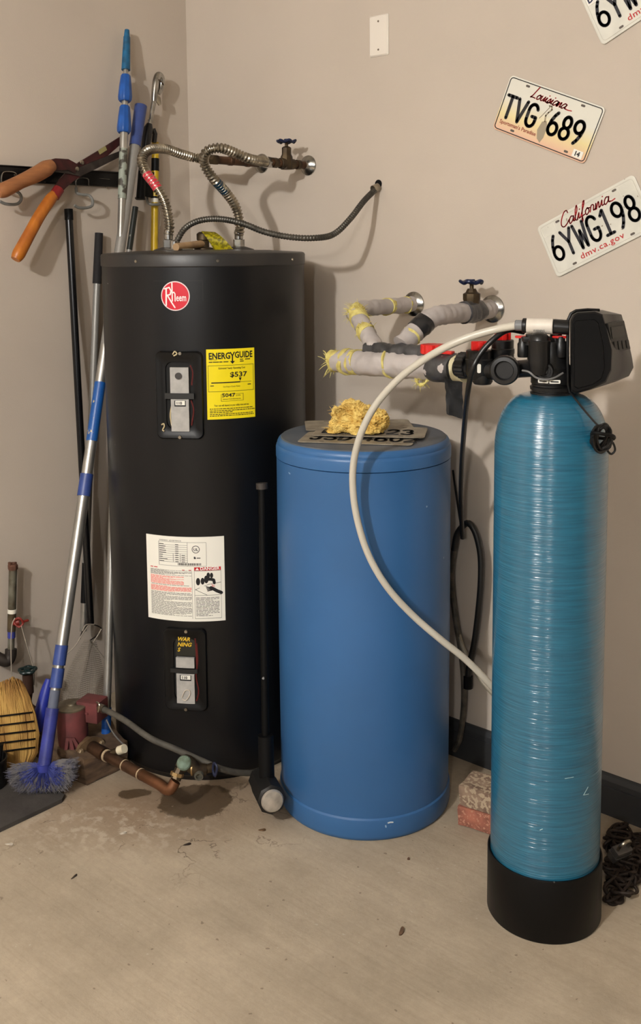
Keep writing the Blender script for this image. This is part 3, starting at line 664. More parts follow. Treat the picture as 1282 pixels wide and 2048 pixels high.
# ------------------------------------------------------------------ blank switch plate
c_ = W(759, 71.5); fr_ = frame(c_+Vector((0, -.0005, 0)), (1, 0, 0), (0, 0, 1))
sp = thing('wall_plate', 'blank white oblong cover plate near top of back wall', 'wall plate', c_-Vector((0, 0, .06)))
def plate_bm(bm):
    loops = [(rrect(.072, .122, .004, 3), 0), (rrect(.072, .122, .004, 3), .002), (rrect(.064, .114, .004, 3), .006)]
    rg = loft(bm, loops, fr_); bm.faces.new(rg[-1])
one('cover', M('plate_white', (232, 224, 212), .4), sp, plate_bm)
for zz in (.042, -.042):
    one('screw', M('screw_dark', (120, 108, 95), .4, .5), sp, lambda bm: lathe(bm, fr_(Vector((0, zz, .0055))), OUT, [(.0035, 0), (.003, .0012)], 10))
# ------------------------------------------------------------------ licence plates
def lplate(name, lab, fn, kind, loc, group):
    t = thing(name, lab, 'licence plate', loc, group)
    w_, h_ = .305, .152
    white = M('plate_enamel', (222, 220, 208), .38, var=.05, vs=20, speck=(150, 140, 120), sp_t=.74, sp_s=70) if kind != 'old' else M('old_plate', (156, 146, 128), .45, var=.2, vs=25)
    if kind == 'la': white = la_m
    def body(bm):
        rg = loft(bm, [(rrect(w_, h_, .012, 6), -.0006), (rrect(w_, h_, .012, 6), .0010), (rrect(w_-.006, h_-.006, .010, 6), .0018), (rrect(w_-.010, h_-.010, .009, 6), .0012)], fn)
        bm.faces.new(rg[-1]); bm.faces.new(rg[0][::-1])
    one('plate_sheet', white, t, body)
    holes = [(-.089, .0625), (.089, .0625), (-.089, -.0625), (.089, -.0625)]
    one('bolt_slot', M('slot_dark', (92, 84, 76), .6), t, lambda bm: [prism(bm, rrect(.013, .006, .0029, 4, hx, hy), .001, .0016, fn) for hx, hy in holes])
    return t
la_m = bpy.data.materials.new('sunset_plate'); la_m.use_nodes = True; nt = la_m.node_tree; N = nt.nodes; K = nt.links
tcx = N.new('ShaderNodeTexCoord'); gr = N.new('ShaderNodeSeparateXYZ'); K.new(tcx.outputs['Object'], gr.inputs[0])
# across the plate's own short side (plate turned on the wall)
ang = math.radians(-22.4)
m1 = N.new('ShaderNodeMath'); m1.operation = 'MULTIPLY'; m1.inputs[1].default_value = -math.sin(ang); K.new(gr.outputs[0], m1.inputs[0])
m2 = N.new('ShaderNodeMath'); m2.operation = 'MULTIPLY_ADD'; m2.inputs[1].default_value = math.cos(ang); K.new(gr.outputs[2], m2.inputs[0]); K.new(m1.outputs[0], m2.inputs[2])
m3 = N.new('ShaderNodeMapRange'); m3.inputs[1].default_value = -.076; m3.inputs[2].default_value = .076; K.new(m2.outputs[0], m3.inputs[0])
rp = N.new('ShaderNodeValToRGB'); e = rp.color_ramp.elements; e[0].position = .05; e[0].color = lin((226, 184, 156)); e[1].position = .62; e[1].color = lin((226, 224, 212)); q = e.new(.32); q.color = lin((232, 216, 160)); K.new(m3.outputs[0], rp.inputs[0]); K.new(rp.outputs[0], N['Principled BSDF'].inputs['Base Color']); N['Principled BSDF'].inputs['Roughness'].default_value = .38
def wallframe(cx, cz, deg, off=.004):
    a = math.radians(deg); return frame((cx, -off, cz), (math.cos(a), 0, math.sin(a)), (-math.sin(a), 0, math.cos(a)))
def border(bm, w_, h_, r, t_, d0, d1, fn):
    loft(bm, [(rrect(w_, h_, r, 6), d0), (rrect(w_, h_, r, 6), d1), (rrect(w_-t_, h_-t_, max(.001, r-t_/2), 6), d1), (rrect(w_-t_, h_-t_, max(.001, r-t_/2), 6), d0)], fn)
f1 = wallframe(1.452, 1.903, -22.4)
t = lplate('license_plate', 'tilted number plate on wall reading TVG 689, with pelican and black border', f1, 'la', (1.452, -.004, 1.83), 'number plates fixed to the back wall')
one('plate_border', ink, t, lambda bm: border(bm, .298, .145, .010, .005, .0010, .0021, f1))
for tx, xo in (('TVG', -.137), ('689', .012)): one('plate_characters', ink, t, lambda bm: strokes(bm, tx, xo, -.036, .060, .90, .0090, .0008, .003, f1, .70), label='embossed black characters '+tx)
one('state_name', redink, t, lambda bm: script(bm, 'Louisiana', -.072, .038, .032, .0030, .0008, .0022, f1, .022, 1.15), label='red script lettering Louisiana')
one('slogan', M('rust_ink', (150, 60, 48), .5), t, lambda bm: text(bm, "Sportsman's Paradise", -.137, -.054, .0150, .0022, f1, fit=.122, bold=.0002))
def pelican(bm):
    prism(bm, [(-.008, -.058), (.004, -.066), (.010, -.05), (.010, -.02), (.002, -.006), (-.010, -.012), (-.016, -.036)], .0008, .0017, f1)
    ribbon(bm, [(-.002, -.01), (-.006, .006), (-.001, .016), (.006, .026), (.002, .034), (-.005, .033)], .0045, .0008, .0018, f1)
    ribbon(bm, [(-.003, .030), (-.012, .012), (-.022, -.006)], .002, .0008, .0018, f1)
one('pelican_emblem', M('pelican_grey', (158, 146, 124), .5), t, pelican, label='grey brown pelican picture')
st = one('year_sticker', white_label, t, lambda bm: prism(bm, rrect(.03, .02, .001, 2, .124, -.058), .001, .0024, f1))
one('sticker_lettering', ink, st, lambda bm: (text(bm, '14', .114, -.0635, .017, .0028, f1, bold=.0008, sx=1.0)))
def caplate(lab, cx, cz, deg, sticker):
    f = wallframe(cx, cz, deg)
    t = lplate('license_plate', lab, f, 'ca', (cx, -.004, cz-.07), 'number plates fixed to the back wall')
    one('plate_characters', M('navy_black_ink', (20, 22, 34), .45), t, lambda bm: strokes(bm, '6YWG198', -.134, -.036, .068, .80, .0082, .0008, .003, f, adv=.715), label='embossed dark characters 6YWG198')
    one('state_name', redink, t, lambda bm: script(bm, 'California', -.088, .040, .038, .0030, .0008, .0022, f, .018, 1.15), label='red script lettering California')
    one('web_address', redink, t, lambda bm: text(bm, 'dmv.ca.gov', .0, -.061, .0225, .0022, f, 'CENTER', bold=.0002, sx=1.22, spacing=1.1))
    one('plate_emboss', M('emboss_line', (188, 184, 170), .5), t, lambda bm: border(bm, .290, .138, .010, .0016, .0010, .0017, f))
    for sx_ in ((-.122, .122) if not sticker else (.122,)):
        one('sticker', white_label, t, lambda bm: (border(bm, .042, .026, .002, .0012, .0010, .002, lambda v: f(Vector((v[0]+sx_, v[1]+.052, v[2]))))))
    if sticker:
        s_ = one('sticker', white_label, t, lambda bm: prism(bm, rrect(.05, .03, .002, 2, -.118, .050), .001, .0024, f)); one('sticker_lettering', navyink, s_, lambda bm: text(bm, 'DEC', -.140, .041, .024, .0028, f, bold=.0008))
caplate('white tilted number plate reading 6YWG198 in full, below the pelican plate', 1.596, 1.608, 25.4, False)
caplate('white number plate cut off by the top right corner, with DEC sticker', 1.712, 2.209, 26, True)
# ================================================================== INSULATED PIPES TO THE SOFTENER
def noisy_tube(bm, P, r, seg=20, amp=.0022, fr=55, seed=0):
    n0 = len(bm.verts); rl_ = r if isinstance(r, (list, tuple)) else [r]*len(P)
    tube(bm, P, [q_*(1+.055*noise.noise(Vector((i*.9, seed*3.1, 0)))+.04*noise.noise(Vector((i*.25, seed, 7)))) for i, q_ in enumerate(rl_)], seg); bm.verts.ensure_lookup_table()
    # wrinkle outward from nearest centre
    for v in bm.verts[n0:]:
        c = min(P, key=lambda p: (p-v.co).length_squared); d = v.co-c
        if d.length < 1e-5: continue
        v.co += d.normalized()*amp*noise.noise(v.co*fr+Vector((seed, 0, 0)))*1.6
tape = M('grey_cloth_tape', (182, 175, 172), .55, var=.1, vs=14, bump=.35, bs=45, bstretch=(1, 1, 1))
foil = M('dark_duct_tape', (82, 82, 84), .30, .35, var=.3, vs=18, bump=.6, bs=28)
foil2 = M('shiny_dark_tape', (60, 60, 62), .2, .5, var=.4, vs=18, bump=.8, bs=30)
fib = M('yellow_fibreglass', (216, 206, 128), .9, col2=(184, 168, 92), vs=50, bump=.8, bs=90)
wa = W(828, 608); wb = W(985, 618)
pa = L(708, 612, wa.x); pa.y = max(pa.y, -.6); pa.z = wa.z-.002
pb = L(862, 632, wb.x); pb.z = wb.z-.004
MD = .40
def leg(par, a, b, r, nm='taped_pipe', seed=0, mat=tape):
    P, _ = resample([Vector(a), Vector(b)], .006); o = one(nm, mat, par, lambda bm: noisy_tube(bm, P, r, 20, seed=seed)); return o
def ring_wrap(par, P0, P1, r, t0, t1, mat, nm, skew=.0, seed=0, lab=None):
    P0, P1 = Vector(P0), Vector(P1)
    def f(bm):
        P, _ = resample([P0.lerp(P1, t0), P0.lerp(P1, t1)], .005); rr = [r*(1+.10*noise.noise(p*70+Vector((seed, 0, 0)))) for p in P]
        n0 = len(bm.verts); tube(bm, P, rr, 20); bm.verts.ensure_lookup_table(); ax = (P1-P0).normalized()
        for v in bm.verts[n0:]: v.co += ax*skew*noise.noise(v.co*18+Vector((seed*3, 0, 0)))*2+(v.co-P0-(ax*(v.co-P0).dot(ax))).normalized()*.003*noise.noise(v.co*60)
    return one(nm, mat, par, f, label=lab)
ja = W(752, 700, MD); jb = W(803, 690, MD)
insA = thing('insulated_pipe', 'left taped insulated pipe elbowing down from wall flange onto thick manifold', 'pipe', wa, 'taped insulated water pipes')
escutcheon(insA, wa, OUT, .038)
one('taped_pipe', tape, insA, lambda bm: noisy_tube(bm, resample(smoothpath([wa+OUT*.012, wa.lerp(pa, .5), wa.lerp(pa, .9), pa+(ja-pa)*.06+Vector((-.004, 0, -.004)), pa.lerp(ja, .25), pa.lerp(ja, .6), ja], 6), .006)[0], .0235, 20, seed=1))
ring_wrap(insA, pa, ja, .0262, .03, .32, fib, 'insulation_band', .012, 1, 'yellow fibreglass showing at the elbow'); ring_wrap(insA, pa, ja, .0255, .46, .60, fib, 'insulation_band', .02, 2, 'thin yellow fibreglass strip')
ring_wrap(insA, wa, pa, .0250, .40, .46, fib, 'insulation_band', .012, 4, 'thin yellow fibreglass strip'); ring_wrap(insA, wa, pa, .0245, .13, .16, fib, 'insulation_band', .008, 5, 'thin yellow fibreglass strip')
insB = thing('insulated_pipe', 'right taped insulated pipe with brass gate valve and blue wheel near white hose', 'pipe', wb, 'taped insulated water pipes')
escutcheon(insB, wb, OUT, .040)
one('taped_pipe', tape, insB, lambda bm: noisy_tube(bm, resample(smoothpath([wb+OUT*.012, wb.lerp(pb, .5), wb.lerp(pb, .88), pb+(jb-pb)*.08+Vector((-.003, 0, -.003)), pb.lerp(jb, .3), pb.lerp(jb, .7), jb], 6), .006)[0], .0265, 20, seed=3))
ring_wrap(insB, pb, jb, .0288, .16, .50, foil2, 'duct_tape', .004, 6, 'shiny black tape wrap'); ring_wrap(insB, wb, pb, .031, .22, .50, foil, 'duct_tape', .010, 7, 'dark grey tape around the valve')
ring_wrap(insB, pb, jb, .0275, .66, .72, fib, 'insulation_band', .01, 8, 'thin yellow fibreglass strip')
vb = wb.lerp(pb, .36)
one('valve_body', brass, insB, lambda bm: (lathe(bm, vb, UPV, [(.024, .015), (.022, .028), (.0245, .034), (.0245, .050), (.017, .054), (.012, .064)], 8)), label='aged brass valve bonnet')
one('valve_stem', brass, insB, lambda bm: cyl(bm, vb+UPV*.06, vb+UPV*.084, .006, 10))
def wheel2(bm):
    hw = vb+UPV*.082; x, y = Vector((1, 0, 0)), Vector((0, 1, 0)); R_ = .029
    P = [hw+(x*math.cos(t)+y*math.sin(t))*R_*(1+.10*math.cos(5*t))+UPV*.003*math.cos(5*t) for t in [2*PI*k/50 for k in range(50)]]
    tube(bm, P, .0048, 8, closed=True); cyl(bm, hw-UPV*.006, hw+UPV*.008, .009, 12, .001)
    for k in range(3): t_ = PI*k/3+.4; tube(bm, [hw-(x*math.cos(t_)+y*math.sin(t_))*R_, hw+(x*math.cos(t_)+y*math.sin(t_))*R_], .0042, 6)
one('hand_wheel', handle_blue, insB, wheel2, label='dark blue hand wheel')
def whiskers(par, c, n, rad, seed):
    rr = random.Random(seed)
    def f(bm):
        for i in range(n):
            d_ = Vector((rr.gauss(0, 1), rr.gauss(0, 1), rr.gauss(0, 1))).normalized(); p = c+d_*rad*rr.uniform(.7, 1); e_ = p+d_*rr.uniform(.006, .02)+Vector((rr.gauss(0, .006), 0, rr.gauss(0, .006)))
            tube(bm, [p, p.lerp(e_, .5)+Vector((0, 0, .002)), e_], [.0010, .0008, .0003], 3)
    o = one('fibre_whiskers', fib, par, f, label='loose yellow fibreglass strands'); o['kind'] = 'stuff'
whiskers(insA, pa.lerp(ja, .12), 110, .026, 1); whiskers(insA, pa.lerp(ja, .52), 50, .024, 2)
# thick manifold
ma = W(668, 722, MD); mb = W(905, 736, MD+.03)
man = thing('insulated_manifold', 'thick horizontal grey taped insulated pipe with yellow fibreglass end', 'pipe', ma)
one('taped_pipe', tape, man, lambda bm: noisy_tube(bm, resample([ma, mb], .006)[0], [.027+.007*min(1, i/6) for i in range(len(resample([ma, mb], .006)[0]))], 24, .003, 40, 5))
for k, (a, b, sd) in enumerate(((-.015, .055, 1), (.09, .13, 2), (.165, .245, 3), (.50, .52, 4))): ring_wrap(man, ma, mb, .0305 if k == 0 else .0362, a, b, fib, 'insulation_band', .010, 20+sd, 'yellow fibreglass band')
ring_wrap(man, ma, mb, .0372, .86, 1.03, foil, 'duct_tape', .006, 31, 'dark grey tape wrap')
one('duct_tape', foil, man, lambda bm: (noisy_tube(bm, resample([W(735, 700, MD), W(880, 708, MD+.02)], .006)[0], .021, 14, .004, 50, 8)), label='dark grey tape over the joint')
ring_wrap(man, ma, mb, .034, 1.03, 1.10, M('cream_insulation', (214, 206, 170), .9, var=.1, vs=30, bump=.5, bs=60), 'insulation_end', .004, 33, 'pale cream insulation end')
fe = frame(W(906, 770, MD+.05), RIGHT, UPV)
def flap(bm):
    nx, ny = 6, 10; vs = []
    for j in range(ny+1):
        y = .020-.092*j/ny
        vs.append([bm.verts.new(fe(Vector((-.021+.043*i/nx*(1-.35*max(0, j/ny-.6))+.004*noise.noise(Vector((i*.7, j*.6, 1)))+.006*j/ny, y-.012*(i/nx)*(j/ny), .006*noise.noise(Vector((i*.5, j*.5, 4))))))) for i in range(nx+1)])
    for j in range(ny):
        for i in range(nx): bm.faces.new((vs[j][i], vs[j][i+1], vs[j+1][i+1], vs[j+1][i]))
    bmesh.ops.solidify(bm, geom=bm.faces[:], thickness=.0012)
one('tape_flap', foil, man, flap, label='loose dark tape flap hanging down')
one('insulation_tuft', fib, man, lambda bm: tube(bm, smoothpath([W(832, 752, MD+.03), W(836, 768, MD+.035), W(848, 768, MD+.035), W(858, 755, MD+.03)], 5), [.004+.002*math.sin(i) for i in range(16)], 8), label='yellow fibreglass tuft hanging below')
def fluted(bm, c, ax, r, h, n, dep=.06, seg=48): lathe(bm, c, ax, [(r*.94, 0), (r, .002), (r, h-.002), (r*.94, h)], seg, flute=dep/2, fn=n)
rb = W(866, 698, MD+.035)
rh_ = one('red_handle', redp, man, lambda bm: (fluted(bm, rb-UPV*.012, UPV, .030, .024, 12, .10, 72), box(bm, (rb.x+.015, rb.y-.008, rb.z-.010), (rb.x+.06, rb.y+.008, rb.z-.002), .002)), label='red ribbed plastic valve handle')
C_('valve_neck', M('cream_plastic', (220, 196, 160), .5), man, rb-UPV*.03, rb-UPV*.012, .018, seg=16)
# ================================================================== WATER SOFTENER
soft = thing('water_softener', 'teal fibreglass softener tank with black boot and black control valve', 'water softener', (SC_.x, SC_.y, 0))
th_s = cylhit(1100, 1200, SC_, SR)[0]; sfn = cylfn(SC_, SR, th_s)
def sp_(x, y, r=SR):
    th, z = cylhit(x, y, SC_, r); return (th-th_s)*SR, z
zneck = D(1100, 790, 2.25)[2]; zsh = D(990, 878, 2.25)[2]; zseam = .139
tk = bpy.data.materials.new('wound_teal_fibreglass'); tk.use_nodes = True; nt = tk.node_tree; N = nt.nodes; K = nt.links; b = N['Principled BSDF']
tcx = N.new('ShaderNodeTexCoord')
def nzz(sc_, st, rot=(0, 0, 0), det=3):
    mpx = N.new('ShaderNodeMapping'); mpx.inputs['Scale'].default_value = st; mpx.inputs['Rotation'].default_value = rot; K.new(tcx.outputs['Object'], mpx.inputs[0])
    n_ = N.new('ShaderNodeTexNoise'); n_.inputs['Scale'].default_value = sc_; n_.inputs['Detail'].default_value = det; K.new(mpx.outputs[0], n_.inputs['Vector']); return n_.outputs['Fac']
wind = nzz(9, (1, 1, 26)); wind2 = nzz(9, (1, 1, 24), (.05, .04, 0)); fine_ = nzz(30, (.5, .5, 9), (.03, 0, 0), 2)
rp = N.new('ShaderNodeValToRGB'); e = rp.color_ramp.elements; e[0].position = .25; e[0].color = lin((18, 84, 112)); e[1].position = .8; e[1].color = lin((34, 112, 142)); K.new(wind, rp.inputs[0])
K.new(rp.outputs[0], b.inputs['Base Color']); b.inputs['Roughness'].default_value = .34; b.inputs['Anisotropic'].default_value = .92; b.inputs['Anisotropic Rotation'].default_value = .25; b.inputs['Specular IOR Level'].default_value = .6
tg0 = N.new('ShaderNodeTangent'); tg0.direction_type = 'RADIAL'; tg0.axis = 'Z'; K.new(tg0.outputs[0], b.inputs['Tangent'])
ad = N.new('ShaderNodeMath'); ad.operation = 'ADD'; K.new(wind2, ad.inputs[0]); K.new(fine_, ad.inputs[1])
bpx = N.new('ShaderNodeBump'); bpx.inputs['Strength'].default_value = .45; bpx.inputs['Distance'].default_value = .0020; K.new(ad.outputs[0], bpx.inputs['Height']); K.new(bpx.outputs[0], b.inputs['Normal'])
thr = nzz(40, (.22, .22, 8), (.01, .01, 0), 1); bpc = N.new('ShaderNodeBump'); bpc.inputs['Strength'].default_value = 1; bpc.inputs['Distance'].default_value = .0028; K.new(thr, bpc.inputs['Height']); K.new(bpc.outputs[0], b.inputs['Coat Normal']); b.inputs['Coat Weight'].default_value = .8; b.inputs['Coat Roughness'].default_value = .16
prof = [(SR-.004, .03), (SR, .10), (SR, zsh-.02)]
rn = .046
for k in range(1, 13):
    a = PI/2*k/12; prof.append((rn+(SR-rn)*math.cos(a)**.85, zsh-.02+(zneck+.004-zsh+.02)*math.sin(a)))
one('resin_tank', tk, soft, lambda bm: lathe(bm, SC_, (0, 0, 1), prof, 96))
boot_m = M('black_boot', (7, 7, 8), .45, var=.2, vs=12, spec=.25, speck=(70, 68, 66), sp_t=.76, sp_s=60, bump=.05, bs=60)
one('tank_boot', boot_m, soft, lambda bm: lathe(bm, SC_, (0, 0, 1), [(.130, 0), (.1325, .004), (.1325, .148), (.1315, .151), (.1285, .151), (.1275, .146), (.1270, .02)], 96, capb=False))
# scratches
for P_ in (((1176, 1574), (1167, 1590), (1177, 1588)), ((1130, 1557), (1147, 1554)), ((1080, 1660), (1085, 1658))): one('scratch_mark', M('scratch_pale', (170, 200, 205), .6), soft, lambda bm: ribbon(bm, [sp_(*p) for p in P_], .0012, -.0005, .0006, sfn))
# collar (threaded neck base)
zc0 = zneck; zc1 = D(1095, 748, 2.20)[2]
one('valve_collar', black, soft, lambda bm: lathe(bm, (SC_.x, SC_.y, zc0), (0, 0, 1), [(.046, 0), (.048, .002), (.048, .008), (.044, .009), (.044, .012), (.048, .013), (.049, .020), (.045, .022), (.045, .026), (.047, .028), (.047, zc1-zc0)], 40), label='ribbed black threaded collar')
VD = .50   # valve body distance from back wall
vc = Vector((SC_.x, SC_.y, 0))
def SD(x, y, dd=2.25): return D(x, y, dd)
LEFT = -RIGHT; FRONT = -AWAY
# main body block
ztop = SD(1095, 680)[2]
def vbody(bm):
    c = SD(1100, 722, 2.25); lathe(bm, (c.x, c.y, zc1-.002), (0, 0, 1), [(.046, 0), (.047, .012), (.040, .022), (.036, .05), (.034, ztop-zc1)], 28)
    a = SD(1060, 735, 2.27); b_ = SD(1128, 715, 2.27); m_ = (a+b_)/2; box(bm, (-.042, -.022, -.022), (.042, .022, .022), .008, Matrix.Translation(m_) @ Matrix.Rotation(YAW, 4, 'Z'))
one('valve_body', black, soft, vbody, label='black moulded control valve body')
pc = SD(1078, 735, 2.20)
one('piston_housing', black, soft, lambda bm: lathe(bm, (pc.x, pc.y, SD(1078, 738, 2.2)[2]-.012), (0, 0, 1), [(.017, 0), (.020, .01), (.0235, .030), (.0235, .068), (.0245, .070), (.0245, .074), (.022, .0755), (.020, .084), (.014, .090), (.006, .093)], 32), label='domed black cylinder housing')
for px_, py_, dd_ in ((1046, 700, 2.25), (1121, 700, 2.22)):
    q = SD(px_, py_, dd_); o_ = one('port_turret', black, soft, lambda bm: lathe(bm, (q.x, q.y, q.z-.016), (0, 0, 1), [(.0115, 0), (.0125, .004), (.0125, .030), (.0100, .034), (.0095, .046)], 20))
    one('red_pointer', redp, o_, lambda bm: prism(bm, [(-.018, -.003), (-.006, -.009), (.010, -.007), (.019, 0), (.010, .007), (-.006, .009), (-.018, .003)], 0, .005, frame(Vector((q.x, q.y, SD(px_+2, 676, dd_)[2])), (RIGHT+FRONT*.3), Vector((RIGHT+FRONT*.3)).normalized().cross(UPV)*-1), .001), label='small red pointer clip')
# front facing port
sa_ = SD(1090, 741, 2.205)
one('front_port', black, soft, lambda bm: (lathe(bm, sa_, FRONT+LEFT*.25, [(.019, -.01), (.019, .014), (.017, .017), (.013, .017), (.012, .013)], 28), lathe(bm, sa_+(FRONT+LEFT*.25).normalized()*.012, FRONT+LEFT*.25, [(.0065, 0), (.006, .006)], 12)), label='round black capped port facing camera')
T_('signal_wire', M('grey_wire', (110, 110, 110), .5), soft, [SD(1045, 741, 2.19), SD(1058, 744, 2.17), SD(1072, 755, 2.165), SD(1090, 759, 2.16), SD(1108, 756, 2.165), SD(1126, 746, 2.18)], .0022, 8)
for x0_, x1_ in ((1069, 1093), (1097, 1123)):
    q0, q1 = SD(x0_, 764, 2.199), SD(x1_, 764, 2.199); m_ = (q0+q1)/2; n_ = (Vector((m_.x, m_.y, 0))-vc).normalized(); m_ = Vector((vc.x+n_.x*.0482, vc.y+n_.y*.0482, m_.z)); tx = UPV.cross(n_)
    lb = one('collar_label', white_label, soft, lambda bm: prism(bm, rrect(.024, .008, .002, 3), -.001, .0012, frame(m_, tx, UPV)))
    one('label_print', ink, lb, lambda bm: ribbon(bm, [(-.008, .0002), (.007, -.0002)], .0026, .001, .0017, frame(m_, tx, UPV)))
# drain line flow fitting with white label sleeve
f0 = SD(1050, 651, 2.235); f1_ = SD(1110, 653, 2.215); fd = (f1_-f0).normalized()
one('flow_fitting', M('sleeve_white', (222, 214, 202), .45, var=.05, vs=30), soft, lambda bm: cyl(bm, f0+fd*.004, f1_-fd*.004, .0175, 28, .001), label='white labelled flow control sleeve')
fl_n = (FRONT*.98+UPV*.1).normalized(); fmid = (f0+f1_)/2
fl_y = fd.cross(fl_n)*-1
if fl_y.z < 0: fl_y = -fl_y
one('sleeve_print', ink, soft, lambda bm: text(bm, 'WARNING', 0, -.004, .0065, .0182, frame(fmid-UPV*.009+fl_n*-.0012, fd, fd.cross(fl_n) if fd.cross(fl_n).z > 0 else -fd.cross(fl_n)), 'CENTER', sx=.8))
C_('fitting_end', black, soft, f0-fd*.006, f0+fd*.004, .0165, seg=24, bev=.002)
C_('fitting_end', black, soft, f1_-fd*.004, SD(1137, 655, 2.21), .0165, seg=24, bev=.001)
one('fitting_saddle', black, soft, lambda bm: (cyl(bm, SD(1062, 690, 2.235), SD(1062, 668, 2.235), .012, 16), cyl(bm, SD(1112, 690, 2.235), SD(1112, 668, 2.235), .013, 16), box(bm, (-.05, -.010, -.006), (.04, .010, .006), .002, Matrix.Translation(SD(1090, 678, 2.235)) @ Matrix.Rotation(YAW, 4, 'Z'))))
# control head cover: box turned so one side and the front show
def quadloop(pts, k=4):   # rounded polygon in picture-plane coordinates of the side face
    return pts
hd = 2.205
sidepx = [(1141, 640), (1146, 629), (1155, 624), (1190, 622), (1206, 628), (1216, 660), (1226, 700), (1224, 742), (1212, 766), (1180, 780), (1150, 788), (1142, 784)]
backpx = [(1139, 640), (1143, 628), (1152, 622), (1205, 620), (1243, 629), (1252, 660), (1264, 715), (1267, 735), (1258, 752), (1230, 764), (1150, 786), (1141, 780)]
hm = M('head_cover_black', (17, 17, 18), .34, var=.1, vs=20, spec=.35, bump=.03, bs=150)
head = None
def head_bm(bm):
    t_ = bmesh.new(); n = len(sidepx)
    def shr(P, s_, d_):
        cx = sum(p[0] for p in P)/len(P); cy = sum(p[1] for p in P)/len(P); return [SD(cx+(x-cx)*s_, cy+(y-cy)*s_, d_) for x, y in P]
    lp = [shr(sidepx, .94, hd-.030), shr(sidepx, .985, hd-.027), shr(sidepx, 1.0, hd-.020), shr([((a[0]+b2[0])/2, (a[1]+b2[1])/2) for a, b2 in zip(sidepx, backpx)], 1.0, hd+.02), shr(backpx, 1.0, hd+.06), shr(backpx, 1.0, hd+.115), shr(backpx, .9, hd+.125)]
    rg = [[t_.verts.new(p) for p in l] for l in lp]
    for a, b2 in zip(rg, rg[1:]):
        for k in range(n): t_.faces.new((a[k], a[(k+1) % n], b2[(k+1) % n], b2[k]))
    t_.faces.new(rg[0][::-1]); t_.faces.new(rg[-1]); merge(bm, t_)
head = one('head_cover', hm, soft, head_bm, label='large black control head cover', smooth=28)
def sidepanel(bm):
    P = [(1148, 644), (1153, 640), (1189, 638), (1197, 645), (1207, 690), (1210, 735), (1203, 758), (1185, 770), (1155, 778), (1148, 774)]
    t_ = bmesh.new(); a = [t_.verts.new(SD(x, y, hd-.029)) for x, y in P]
    cx = sum(p[0] for p in P)/10; cy = sum(p[1] for p in P)/10
    b2 = [t_.verts.new(SD(cx+(x-cx)*.95, cy+(y-cy)*.97, hd-.0335)) for x, y in P]
    for k in range(10): t_.faces.new((a[k], a[(k+1) % 10], b2[(k+1) % 10], b2[k]))
    t_.faces.new(b2); merge(bm, t_)
one('side_panel', hm, head, sidepanel)
one('cover_rim', hm, head, lambda bm: tube(bm, [SD(x, y, hd+.005) for x, y in [(1150, 790), (1139, 784), (1136, 770), (1135, 700), (1136, 640), (1142, 627), (1152, 621.5), (1175, 619.5), (1199, 620.5)]], .0035, 8))
# display recess on the front face
def facept(x, y, inw=0):    # plane through the cover's right-hand face
    p0, p1 = SD(1214, 700, hd-.018), SD(1262, 705, hd+.06)
    nrm = (p1-p0).cross(UPV).normalized(); r = Vector(ray(x, y)); c = Vector(CAM)
    t_ = (p0-c).dot(nrm)/r.dot(nrm); return c+r*t_-nrm*inw*(1 if nrm.dot(r) > 0 else -1)
def disp(bm, P, o1, o2):
    a = [bm.verts.new(facept(x, y, o1)) for x, y in P]; b2 = [bm.verts.new(facept(x, y, o2)) for x, y in P]; n = len(P)
    for k in range(n): bm.faces.new((a[k], a[(k+1) % n], b2[(k+1) % n], b2[k]))
    bm.faces.new(b2); bm.faces.new(a[::-1])
dp = one('display_panel', M('display_dark', (34, 33, 32), .4), head, lambda bm: disp(bm, [(1211, 647), (1243, 641), (1256, 697), (1222, 707)], -.004, .006), label='dark keypad and display panel')
one('display_screen', M('screen_dark', (24, 24, 22), .2), dp, lambda bm: disp(bm, [(1216, 654), (1241, 650), (1245, 672), (1219, 677)], .004, .0075))
for k in range(4): one('key_button', M('key_grey', (44, 43, 42), .5), dp, lambda bm: disp(bm, [(1222+8*k, 683-k*.9), (1227+8*k, 682-k*.9), (1229.5+8*k, 699-k*1.5), (1224.5+8*k, 700.5-k*1.5)], .004, .0078))
# bypass assembly (runs from valve to manifold, parallel to the wall)
nutm = M('black_nut', (22, 22, 23), .4)
bc1 = W(958, 735, .475); bc2 = W(1005, 722, .43)
byp = thing('bypass_valve', 'black plastic bypass valve with red handles between manifold and softener', 'valve', bc1-UPV*.04)
def ball_body(c, rr, lab):
    o_ = one('valve_body', black, byp, lambda bm: lathe(bm, c-UPV*.036, UPV, [(.012, 0), (rr*.75, .004), (rr, .018), (rr, .040), (rr*1.04, .042), (rr*1.04, .052), (rr*.97, .054), (rr*.97, .072), (rr*.9, .074)], 32), label=lab)
    one('red_handle', redp, o_, lambda bm: (box(bm, (-.019, -.006, 0), (.019, .006, .022), .003, Matrix.Translation(c+UPV*.037) @ Matrix.Rotation(YAW+.15, 4, 'Z')), box(bm, (-.006, -.014, 0), (.006, .014, .020), .003, Matrix.Translation(c+UPV*.037) @ Matrix.Rotation(YAW+.15, 4, 'Z'))), label='red tee handle')
ball_body(bc1+UPV*.004, .0315, 'front black ball valve body'); ball_body(bc2+UPV*.013, .027, 'rear black ball valve body')
xd = Vector((1, 0, 0))
one('union_nut', nutm, byp, lambda bm: fluted(bm, W(920, 730, .465), xd, .0315, .024, 20, .07, 80), label='ribbed black union nut at manifold')
C_('pipe_link', black, byp, W(915, 735, .465), W(1000, 742, .475), .022, seg=24)
C_('pipe_link', black, byp, W(990, 742, .475), SD(1075, 735, 2.24), .020, seg=24)
un = SD(1010, 740, 2.245); ua = (FRONT+LEFT*.35).normalized()
